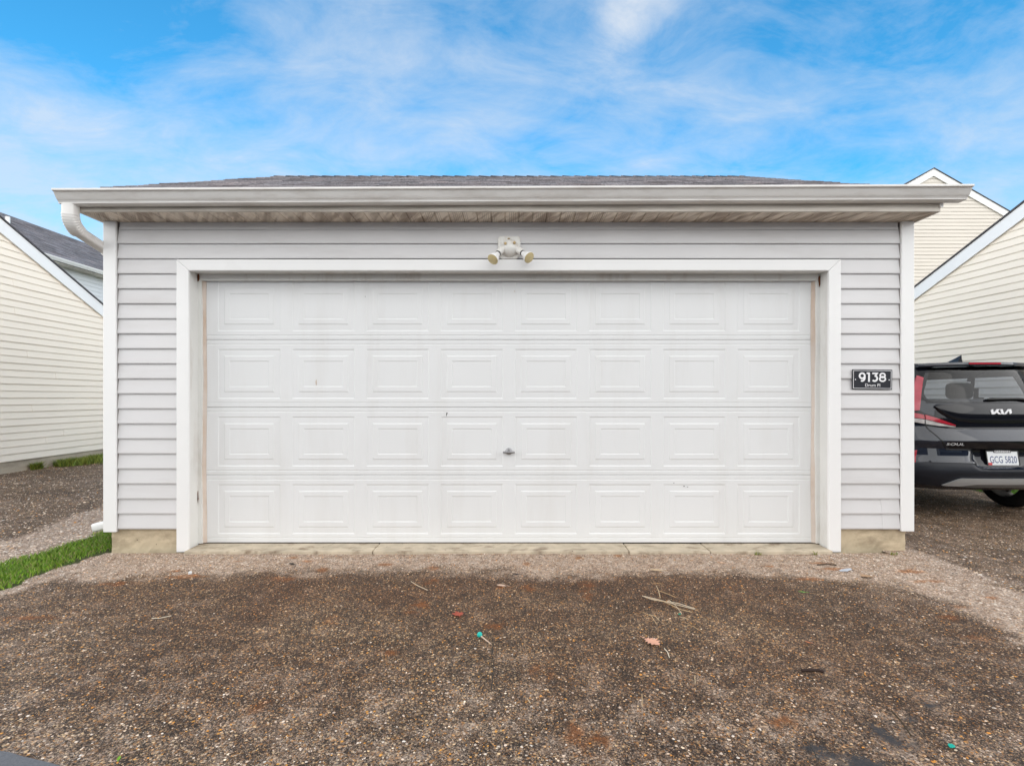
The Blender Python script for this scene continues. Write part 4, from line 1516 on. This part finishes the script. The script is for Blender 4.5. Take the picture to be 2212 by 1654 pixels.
def paved(name, x0, x1, y0, y1, step, npeb, lift=.0, visible=True, cut=None, white=0.0, rmin=.0016, rmax=.0056):
    xs, ys = np.arange(x0, x1 + step * .5, step), np.arange(y0, y1 + step * .5, step)
    Xg, Yg = np.meshgrid(xs, ys)
    nx, ny = len(xs), len(ys)
    Zg = gh(Xg) + lift + (vnoise(Xg, Yg, 2.2, 3) - .5) * .006 + (vnoise(Xg, Yg, 16, 4) - .5) * .0022
    V = np.stack([Xg, Yg, Zg], -1).reshape(-1, 3)
    i = (np.arange(ny - 1)[:, None] * nx + np.arange(nx - 1)[None]).ravel()
    Q = np.stack([i, i + 1, i + nx + 1, i + nx], -1)
    if cut is not None:
        cxy = V[Q].mean(1)
        Q = Q[cut(cxy[:, 0], cxy[:, 1])]
    C = np.zeros((len(V), 4))
    Mk = masks(V[:, 0], V[:, 1])
    T = np.zeros((0, 3), int)
    if npeb:
        # denser near the camera
        k = npeb * 3
        px, py = rng.uniform(x0, x1, k), rng.uniform(y0, y1, k)
        ok = np.abs(px) < (py * 1.06 + .15)
        ok &= rng.uniform(0, 1, k) < np.clip(1.2 - (py - 1.5) * .13, .15, 1)
        if cut is not None:
            ok &= cut(px, py)
        px, py = px[ok][:npeb], py[ok][:npeb]
        mk = masks(px, py)
        keep = rng.uniform(0, 1, len(px)) > mk[:, 2] * 1.6
        px, py, mk = px[keep], py[keep], mk[keep]
        nn = len(px)
        r_ = rmin + (rmax - rmin) * rng.uniform(0, 1, nn) ** 3.0
        r_ = np.where(rng.uniform(0, 1, nn) < .006, r_ * 1.5, r_)
        r_ = r_ * (1 + .45 * np.clip(mk[:, 0], 0, 1))
        cd = PAL_D[rng.choice(len(PAL_D), nn, p=PAL_W / PAL_W.sum())]
        cp = PAL_P[rng.choice(len(PAL_P), nn, p=PAL_Q / PAL_Q.sum())]
        f = (mk[:, 0] + (rng.uniform(0, 1, nn) - .5) * .95 > .5)[:, None]
        wh_ = (rng.uniform(0, 1, nn) < white)[:, None]
        cd = np.where(wh_, np.array([.74, .70, .64]), cd)
        cols = np.where(f, cp, cd * np.array([1.16, 1.04, .90])) * rng.uniform(.78, 1.25, (nn, 1))
        zz = gh(px) + lift + (vnoise(px, py, 2.2, 3) - .5) * .006 + (vnoise(px, py, 16, 4) - .5) * .0022
        pv, pt, pc, pm = pebble_arrays(px, py, zz, r_, cols, mk)
        T = pt + len(V)
        V, C, Mk = np.concatenate([V, pv]), np.concatenate([C, pc]), np.concatenate([Mk, pm])
    return struct(arrays_mesh(name, V, Q, T, {'peb': C, 'mask': Mk}, M['paving']))


alley_edge = lambda x: 1.63 - .19 * (x + 1.68)
paved('driveway', -3.16, 3.10, 1.0, 3.72, .02, 75000, cut=lambda x, y: (x > -3.13 + .03 * np.sin(y * 9) + .02 * np.sin(y * 31)))
paved('driveway', 2.85, 6.1, 1.0, 11.0, .05, 16000, cut=lambda x, y: (x > 3.10) | (y > 3.72), white=.10, rmin=.003, rmax=.008)
paved('driveway', -8.4, -3.62, 2.0, 12.0, .05, 24000, white=.22, rmin=.004, rmax=.011)


drive = bpy.data.objects['driveway']
for line in (((1064, 1378), (1066, 1395), (1063, 1412), (1066, 1440), (1064, 1470), (1061, 1500)), ((1740, 1600), (1750, 1612), (1757, 1628), (1768, 1642), (1774, 1653)),
             ((1640, 1556), (1660, 1566), (1668, 1580), (1690, 1588)), ((1900, 1500), (1925, 1506), (1945, 1520), (1962, 1524))):
    mb = MB()
    P = resample([gp(*q) for q in line], 26)
    a_, b_ = [], []
    for i, (x, y) in enumerate(P):
        w_ = .0022 * random.uniform(.4, 1.4) * min(1, i / 3, (25 - i) / 3) + .0004
        x += random.uniform(-.004, .004)
        a_.append((x - w_, y, float(gh(x)) + .0065)); b_.append((x + w_, y + random.uniform(-.003, .003), float(gh(x)) + .0065))
    for i in range(25):
        mb.quad(a_[i], b_[i], b_[i + 1], a_[i + 1])
    mb.build('crack', M['dark'], drive)


def alley():
    m, nt, b, tc = new_mat('alley_asphalt')
    c = nt.mix(nt.noise(tc, 120, 3), (.075, .080, .092), (.15, .158, .175))
    nt.l.new(c, b.inputs['Base Color'])
    b.inputs['Roughness'].default_value = .8
    bump(nt, b, nt.noise(tc, 200, 3), .5, .003)
    return m


mb = MB()
ed = []
for i in range(97):
    x = -3.16 + i * .06
    y = float(np.interp(x, [-3.16, -2.4, -1.68, -1.39, -.6, .4, 2.6], [1.86, 1.76, 1.61, 1.56, 1.40, 1.22, 1.05])) + random.uniform(-.008, .008) + .02 * math.sin(x * 6)
    ed.append((x, y, .010))
mb.add([(-30, 1.86, .010)] + ed + [(30, 1.0, .010), (30, -7, .010), (-30, -7, .010)], [tuple(range(len(ed) + 4))])
struct(mb.build('alley_road', alley()))
m, nt, b, tc = new_mat('lawn_ground')
nt.l.new(nt.mix(nt.noise(tc, 6, 6), (.05, .07, .02), (.10, .10, .04)), b.inputs['Base Color'])
b.inputs['Roughness'].default_value = .95
mb = MB()
S = 400
xs_ = [-S, -8.5, -4.3, -3.9, -3.5, -3.1, 3.1, 3.5, 3.9, 4.3, 8.5, S]
for a, c_ in zip(xs_, xs_[1:]):
    za, zc_ = float(gh(a)) - .02, float(gh(c_)) - .02
    mb.quad((a, -S, za), (c_, -S, zc_), (c_, S, zc_), (a, S, za))
struct(mb.build('ground', m))


def blades(name, n, sampler, hmin, hmax, pal, wid=.0035, lean=.5, label=None):
    x, y = sampler(n)
    n = len(x)
    z = gh(x) - .004
    h = rng.uniform(hmin, hmax, n)
    th = rng.uniform(0, 2 * np.pi, n)
    ld = rng.uniform(0, 2 * np.pi, n)
    le = h * lean * rng.uniform(.2, 1.2, n)
    w = wid * rng.uniform(.6, 1.3, n)
    dx, dy = np.cos(th) * w, np.sin(th) * w
    lx, ly = np.cos(ld) * le, np.sin(ld) * le
    V = np.zeros((n, 5, 3))
    V[:, 0] = np.stack([x - dx, y - dy, z], -1)
    V[:, 1] = np.stack([x + dx, y + dy, z], -1)
    V[:, 2] = np.stack([x + dx * .8 + lx * .35, y + dy * .8 + ly * .35, z + h * .6], -1)
    V[:, 3] = np.stack([x - dx * .8 + lx * .35, y - dy * .8 + ly * .35, z + h * .6], -1)
    V[:, 4] = np.stack([x + lx, y + ly, z + h], -1)
    i = np.arange(n) * 5
    Q = np.stack([i, i + 1, i + 2, i + 3], -1)
    T = np.stack([i + 3, i + 2, i + 4], -1)
    pal = np.array(pal)
    c = pal[rng.integers(0, len(pal), n)] * rng.uniform(.7, 1.3, (n, 1))
    C = np.repeat(np.concatenate([c, np.ones((n, 1))], 1), 5, 0)
    o = arrays_mesh(name, V.reshape(-1, 3), Q, T, {'col': C}, M['grass'])
    return struct(o, 'stuff')


GREEN = [(.12, .26, .010), (.17, .32, .015), (.07, .16, .010), (.24, .36, .04), (.10, .20, .02)]


def strip_sampler(n):
    x = rng.uniform(-3.74, -3.07, n)
    y = rng.uniform(1.9, 5.6, n)
    e = .05 * np.sin(y * 5) + .04 * np.sin(y * 17)
    lim_l, lim_r = -3.69 + e * .7, -3.115 + .4 * e
    ok = (x > lim_l) & (x < lim_r) & ~((y > 3.72) & (x > -3.1))
    d = np.minimum(x - lim_l, lim_r - x)
    ok &= rng.uniform(0, 1, n) < np.clip(d / .13, .04, 1)
    return x[ok], y[ok]


blades('grass', 44000, strip_sampler, .010, .040, GREEN + GREEN + [(.32, .30, .12), (.24, .22, .08)], .0022, 1.0)
YEL = [(.20, .24, .03), (.26, .28, .05), (.14, .20, .03), (.10, .16, .03)]


def weed_sampler(n):
    y = rng.uniform(8.3, 10.4, n)
    wall = -8.12 - .04 * (y - 7.8)
    x = wall + np.abs(rng.normal(0, .22, n)) * sm(8.2, 9.2, y)
    ok = vnoise(x, y, 4, 8) > .25
    return x[ok], y[ok]


blades('grass', 6000, weed_sampler, .05, .15, YEL, .005, .9)
blades('grass', 9000, lambda n: (rng.uniform(6.12, 7.65, n), rng.uniform(4.5, 9.5, n)), .04, .10, [(.12, .26, .03), (.16, .30, .05), (.08, .2, .02)], .006, .8)


def sprig_sampler(n):
    c = [gp(1745, 1188), gp(1912, 1190)]
    k = rng.integers(0, 3, n)
    bx = np.array([gp(1745, 1189)[0], gp(1622, 1188)[0], gp(1910, 1190)[0]])[k]
    return bx + rng.normal(0, .012, n), np.full(n, 3.685) + rng.normal(0, .004, n)


blades('grass', 40, sprig_sampler, .015, .04, YEL, .003, .9)

# ================================================================== LITTER ON THE DRIVE
def leaf_shape(kind):
    if kind == 'oak':
        half = [(0, .0), (.06, .10), (.20, .14), (.12, .22), (.34, .32), (.18, .40), (.44, .56), (.22, .62), (.36, .78), (.16, .80), (.14, .95), (0, 1.0)]
    elif kind == 'maple':
        half = [(0, 0), (.05, .06), (.34, .02), (.26, .18), (.50, .34), (.34, .42), (.42, .60), (.18, .56), (.12, .80), (0, 1)]
    else:
        half = [(0, 0), (.12, .12), (.2, .35), (.19, .6), (.11, .85), (0, 1)]
    return half + [(-a, b) for a, b in half[-2:0:-1]]


def leaf(px, py, size, rot, kind, col, label, name='fallen_leaf', cat='leaf', tilt=.08, group=None):
    x, y = gp(px, py)
    sh = leaf_shape(kind)
    mb = MB()
    half = len(sh) // 2
    g = lambda a, b: .10 * size * (abs(a) * 1.4 + .25 * b * b) + random.uniform(0, .02) * size
    mid = [(0, b) for _, b in sh[:half + 1]]
    mb.col = (*col, 1)
    L1 = [(a, b) for a, b in sh[:half + 1]]
    L2 = [(-a, b) for a, b in L1]
    for L_ in (L1, L2):
        rows = [[(m_[0] * size, (m_[1] - .5) * size, g(*m_)), ((m_[0] + q[0]) / 2 * size, (m_[1] * .5 + q[1] * .5 - .5) * size, g(q[0] / 2, q[1])), (q[0] * size, (q[1] - .5) * size, g(*q))]
                for m_, q in zip(mid, L_)]
        mb.loft(rows, closed=False, cap0=False, cap1=False)
    mb.tube([(0, -.5 * size, .004), (.02 * size, -.65 * size, .003), (.0, -.85 * size, .002)], .0012, 5)
    mat_ = M.setdefault('deadleaf', leaf_mat('dead_leaf', (1, 1, 1), .7))
    o = mb.build(name, mat_)
    md = o.modifiers.new('thick', 'SOLIDIFY')
    md.thickness = .0006
    o.location = (x, y, float(gh(x)) + .005)
    o.rotation_euler = (random.uniform(-tilt, tilt), random.uniform(-tilt, tilt), R(rot))
    return tag(o, label, cat, group)


leaf(1408, 1388, .088, 215, 'oak', (.62, .34, .24), 'large tan oak leaf with lobed edges on the dark asphalt at right')
leaf(988, 1327, .070, 20, 'maple', (.34, .075, .045), 'red lobed leaf lying left of the middle of the drive')
leaf(1083, 1266, .062, 80, 'leaf', (.58, .42, .33), 'small curled pale leaf just off the grit band below the door')
leaf(1733, 1280, .042, 70, 'leaf', (.12, .30, .06), 'small green leaf near the right end of the drive')
leaf(257, 1640, .024, 30, 'leaf', (.16, .34, .03), 'tiny bright green leaf at the bottom left of the drive', tilt=.05)
leaf(1872, 1246, .09, 100, 'oak', (.40, .26, .16), 'flat faded brown leaf on the grit before the right post')
leaf(1418, 1233, .085, 80, 'leaf', (.46, .34, .22), 'broad beige leaf half sunk in the pale grit')
leaf(630, 1219, .055, 60, 'leaf', (.012, .011, .011), 'black wet leaf on the pale grit under the door left side')
leaf(1113, 1241, .045, 85, 'leaf', (.022, .016, .02), 'dark shrivelled leaf beside the curled pale leaf')
leaf(1635, 1212, .022, 85, 'leaf', (.03, .018, .01), 'brown leaf scrap on the grit below the door right side')
leaf(2345 / 1.3436, 1866 / 1.3436, .026, 60, 'leaf', (.45, .17, .08), 'small orange leaf scrap out on the asphalt at right')


def stick(pts, r, col, label, name='twig', cat='twig', group=None, lift=.006, mat_=None):
    mb = MB()
    mb.col = (*col, 1)
    P = [gp(*q) for q in pts]
    cx_, cy_ = P[0]
    n_ = len(P)
    path_ = [(x - cx_, y - cy_, lift + .004 * math.sin(math.pi * i / max(1, n_ - 1))) for i, (x, y) in enumerate(P)]
    mb.tube(path_, r, 6)
    o = mb.build(name, mat_ or M.setdefault('straw', leaf_mat('straw', (1, 1, 1), .7)), smooth=True)
    o.location = (cx_, cy_, float(gh(cx_)))
    return tag(o, label, cat, group)


z1 = lambda x, y: ((1100 + x * .4521) / 1.3436, (1540 + y * .4521) / 1.3436)
z2 = lambda x, y: ((2050 + x * .4168) / 1.3436, (1600 + y * .4168) / 1.3436)
z3 = lambda x, y: (x * .4521 / 1.3436, (1600 + y * .4521) / 1.3436)
stick([z2(662, 835), z2(720, 838), z2(775, 838), z2(815, 845)], .006, (.030, .016, .012), 'short dark brown stick lying level on the asphalt at right')
stick([z1(205, 330), z1(250, 362), z1(312, 386)], .0018, (.60, .50, .36), 'single pale straw below the left half of the door', 'straw', 'straw')
stick([z3(975, 435), z3(1030, 438), z3(1100, 418)], .002, (.62, .55, .43), 'pale bent straw on the left part of the drive', 'straw', 'straw')
stick([z1(1832, 762), z1(1852, 790), z1(1865, 820)], .002, (.66, .60, .48), 'curved white straw just below the oak leaf', 'straw', 'straw')
stick([z2(1290, 1120), z2(1350, 1190), z2(1425, 1290)], .003, (.05, .035, .02), 'thin dark twig across the tar stain at lower right')
stick([z2(770, 98), z2(850, 96), z2(905, 100)], .004, (.05, .032, .02), 'brown twig on the grit before the right door post')
straws = [((1705, 428), (1800, 455), (1880, 478), (2025, 512)), ((1720, 440), (1830, 468), (1940, 520), (2010, 532)), ((1780, 362), (1795, 400), (1805, 440)),
          ((1800, 398), (1870, 428), (1905, 440)), ((1690, 425), (1750, 452), (1820, 462)), ((1850, 462), (1930, 482), (2030, 510)), ((1695, 535), (1750, 565), (1785, 615)),
          ((1735, 550), (1775, 568), (1800, 590)), ((1930, 560), (1960, 572), (1985, 575)), ((1985, 615), (2020, 630), (2050, 645)), ((1760, 345), (1815, 350)),
          ((1575, 630), (1592, 615)), ((2028, 940), (2030, 990)), ((1688, 1060), (1690, 1140)), ((1860, 455), (1900, 490), (1945, 545)), ((445, 865), (460, 858)), ((950, 1085), (972, 1118))]
for i, s_ in enumerate(straws):
    c_ = random.choice([(.46, .33, .19), (.50, .39, .25), (.40, .27, .14), (.56, .47, .35)])
    stick([z1(*q) for q in s_], .0021 if i < 6 else .0015, c_, 'dry straw blade lying loose on the right half of the drive', 'straw', 'straw', 'straw blades scattered on the drive',
          lift=.008 + .0015 * (i % 4))
# broken tee: teal head on a wooden pin
x, y = gp(*z1(648, 680))
x2, y2 = gp(*z1(722, 735))
tee = thing('golf_tee', (x, y, .008), 'small broken peg with a teal head lying on the asphalt', 'peg')
ax = Vector((x2 - x, y2 - y, -.002))
mb = MB()
mb.lathe((0, 0, .002), ax, [(-.012, .006), (-.008, .0125), (0, .0135), (.008, .009), (.012, .004)], 14)
M['teal'] = plain('teal_plastic', (.0, .42, .36), .4, .05)
mb.build('peg_head', M['teal'], tee, smooth=True)
mb = MB()
mb.tube([ax.normalized() * .008, ax * .55, ax], [.0032, .003, .0015], 8)
M['wood'] = plain('bare_wood', (.55, .42, .32), .7, .15, 60)
mb.build('peg_shaft', M['wood'], tee, smooth=True)


def chip(px, py, w, d, col, label, name, cat, h=.004, rough=.5):
    x, y = gp(px, py)
    mb = MB()
    pts_ = [(w * random.uniform(.6, 1.1) * math.cos(a), d * random.uniform(.6, 1.1) * math.sin(a), .001) for a in [q * 2 * math.pi / 11 for q in range(11)]]
    mb.prism(pts_, (0, 0, h))
    o = mb.build(name, plain(name + '_mat', col, rough, .08, 40), bevel=.001)
    o.location = (x, y, float(gh(x)) + .003)
    o.rotation_euler = (.06, -.05, .3)
    return tag(o, label, cat)


chip(*z2(1708, 1363), .014, .010, (0, .36, .28), 'teal plastic fragment alone near the bottom right of the drive', 'plastic_chip', 'plastic chip')
chip(*z1(1930, 540), .010, .007, (0, .25, .18), 'tiny dark green plastic fragment beside the straw blades', 'plastic_chip', 'plastic chip')
chip(*z2(965, 132), .058, .022, (.46, .50, .57), 'flat scrap of pale plastic film on the grit at right', 'litter_scrap', 'litter', .002, .25)
chip(*z3(1222, 146), .014, .014, (.74, .76, .78), 'round white pebble at the edge of the pale grit on the left', 'pebble', 'stone', .014)

# ================================================================== TREE (only its top shows over the far roof)
tx, ty = -41.0, 46.0
tree = thing('tree', (tx, ty, -.05), 'light green tree top just showing over the far dark roof', 'tree')
mb = MB()
mb.tube([(0, 0, 0), (.1, 0, 4), (.2, .1, 8), (.1, 0, 12)], [.35, .28, .2, .06], 10)
for k in range(9):
    a = k * 2.4
    z = 5 + k * .8
    mb.tube([(.1, 0, z), (1.2 * math.cos(a), 1.2 * math.sin(a), z + 1.2), (2.4 * math.cos(a), 2.4 * math.sin(a), z + 2.2)], [.12, .07, .03], 6)
mb.build('trunk', M['bark'], tree, smooth=True)
n = 9000
cl = rng.normal(0, 1, (60, 3))
cl /= np.linalg.norm(cl, axis=1)[:, None]
cl = cl * np.array([3.4, 3.4, 4.2]) * rng.uniform(.35, 1, (60, 1)) + np.array([0, 0, 10.8])
p_ = cl[rng.integers(0, 60, n)] + rng.normal(0, .55, (n, 3))
d1 = rng.normal(0, 1, (n, 3)); d1 /= np.linalg.norm(d1, axis=1)[:, None]
d2 = np.cross(d1, rng.normal(0, 1, (n, 3))); d2 /= np.linalg.norm(d2, axis=1)[:, None]
V = np.stack([p_ - d1 * .13, p_ + d2 * .07, p_ + d1 * .13, p_ - d2 * .07], 1).reshape(-1, 3)
i = np.arange(n) * 4
c = np.array([(.20, .26, .05), (.26, .30, .07), (.14, .2, .04)])[rng.integers(0, 3, n)]
arrays_mesh('crown', V, np.stack([i, i + 1, i + 2, i + 3], -1), np.zeros((0, 3), int), {'col': np.repeat(np.concatenate([c, np.ones((n, 1))], 1), 4, 0)}, M['leafcol'], parent=tree)

# ================================================================== SKY, SUN, CAMERA
SUN_DIR = Vector((.15, -.80, .52)).normalized()
el, az = math.asin(SUN_DIR.z), math.atan2(SUN_DIR.x, SUN_DIR.y)
w = bpy.data.worlds.new('World')
SC.world = w
w.use_nodes = True
nt = NT(w.node_tree)
bg = w.node_tree.nodes['Background']
sky = nt.node('ShaderNodeTexSky')
sky.sky_type = 'NISHITA'
sky.sun_disc = False
sky.sun_elevation = el
sky.sun_rotation = az
sky.air_density = 1.0
sky.dust_density = .4
sky.ozone_density = 2.2
tc = nt.node('ShaderNodeTexCoord').outputs['Generated']
sx_ = nt.node('ShaderNodeSeparateXYZ')
nt.l.new(tc, sx_.inputs[0])
dx_, dy_, dz_ = sx_.outputs
den = nt.math('ADD', nt.math('MAXIMUM', dz_, 0), .28)
cb = nt.node('ShaderNodeCombineXYZ')
nt.l.new(nt.math('DIVIDE', dx_, den), cb.inputs[0])
nt.l.new(nt.math('DIVIDE', dy_, den), cb.inputs[1])
flat = cb.outputs[0]
wisp = nt.noise(nt.mapping(flat, (1.5, 2.6, 1), (0, 0, R(-28)), (3.1, 1.7, 0)), 1.0, 9, .60, .8)
soft = nt.noise(nt.mapping(flat, (.75, 1.1, 1), (0, 0, R(-20)), (7.3, 2.2, 0)), 1.0, 4, .5, .3)
fine = nt.noise(nt.mapping(flat, (4, 7, 1), (0, 0, R(-30))), 1.0, 8, .65, .5)
cl_ = nt.math('ADD', nt.math('MULTIPLY', wisp, .75), nt.math('MULTIPLY', soft, .38))
cl_ = nt.math('ADD', cl_, nt.math('MULTIPLY', nt.math('SUBTRACT', fine, .5), .75))
low = nt.ramp(dz_, [(.0, .30), (.30, .09), (.62, -.02), (1, 0)])   # haze thickens low down
cl_ = nt.math('ADD', cl_, low)


def lobe(px, py, power, gain):
    d = Vector(((px - CX) / F, 1, (HY - py) / F)).normalized()
    vm = nt.node('ShaderNodeVectorMath')
    vm.operation = 'DOT_PRODUCT'
    nt.l.new(tc, vm.inputs[0])
    vm.inputs[1].default_value = d
    return nt.math('MULTIPLY', nt.math('POWER', nt.math('MAXIMUM', vm.outputs['Value'], 0), power), gain)


for args in ((20, 350, 120, .22), (780, 60, 60, .10), (1080, 270, 120, .10), (330, 200, 90, .08), (2080, 190, 90, .07)):
    cl_ = nt.math('ADD', cl_, lobe(*args))
for args in ((180, 60, 120, .22), (430, 60, 300, .10), (1700, 120, 90, .10), (1950, 240, 120, .08), (40, 130, 160, .05), (2150, 30, 200, .08)):
    cl_ = nt.math('SUBTRACT', cl_, lobe(*args))
veil = nt.ramp(cl_, [(.41, 0), (.86, .74)])
puff = nt.math('ADD', lobe(1420, -40, 330, .50), nt.math('ADD', lobe(1325, 60, 650, .34), lobe(1190, -20, 700, .26)))
puff = nt.math('ADD', puff, nt.math('MULTIPLY', nt.math('SUBTRACT', fine, .5), 1.1))
puff = nt.math('ADD', puff, nt.math('MULTIPLY', nt.math('SUBTRACT', wisp, .5), .8))
puff = nt.ramp(puff, [(.14, 0), (.80, 1)])
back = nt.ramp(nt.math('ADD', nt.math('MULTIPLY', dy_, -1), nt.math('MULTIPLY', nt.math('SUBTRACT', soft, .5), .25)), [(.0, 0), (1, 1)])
back = nt.ramp(nt.math('ADD', dy_, nt.math('MULTIPLY', nt.math('SUBTRACT', soft, .5), .2)), [(.05, .95), (.50, 0)])  # white cloud added behind and beside the camera, out of view, as fill
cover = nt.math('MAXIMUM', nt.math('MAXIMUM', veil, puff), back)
EXPO = .86
E = 2 ** .96
bl = nt.mix(1, sky.outputs[0], (.036, .128, .151), 'MULTIPLY')
side = nt.math('ADD', 1.0, nt.math('MULTIPLY', nt.math('MULTIPLY', dx_, dx_), 4.6))  # unseen sky raised toward both sides to brighten the side walls
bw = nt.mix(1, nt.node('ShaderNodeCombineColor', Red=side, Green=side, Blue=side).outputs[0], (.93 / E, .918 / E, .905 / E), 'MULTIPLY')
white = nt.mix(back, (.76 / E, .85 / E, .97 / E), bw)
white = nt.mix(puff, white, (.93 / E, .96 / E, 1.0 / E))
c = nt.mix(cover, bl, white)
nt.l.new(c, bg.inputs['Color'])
bg.inputs['Strength'].default_value = 1.0

sun = bpy.data.lights.new('sun', 'SUN')
sun.energy = .5
sun.angle = R(60)
sun.color = (1, .96, .90)
so = bpy.data.objects.new('sun', sun)
COL.objects.link(so)
so.rotation_euler = (-SUN_DIR).to_track_quat('-Z', 'Y').to_euler()

cam = bpy.data.cameras.new('camera')
cam.sensor_width = 36
cam.lens = 36 * F / 2212
cam.shift_y = (HY - 827) / 2212
cam.clip_end = 1000
co_ = bpy.data.objects.new('camera', cam)
COL.objects.link(co_)
co_.location = (0, 0, CH)
co_.rotation_euler = (R(90), 0, 0)
SC.camera = co_
SC.view_settings.view_transform = 'Standard'
SC.view_settings.look = 'None'
SC.view_settings.exposure = EXPO
SC.view_settings.gamma = 1
SC.render.engine = 'CYCLES'
SC.cycles.max_bounces = 8
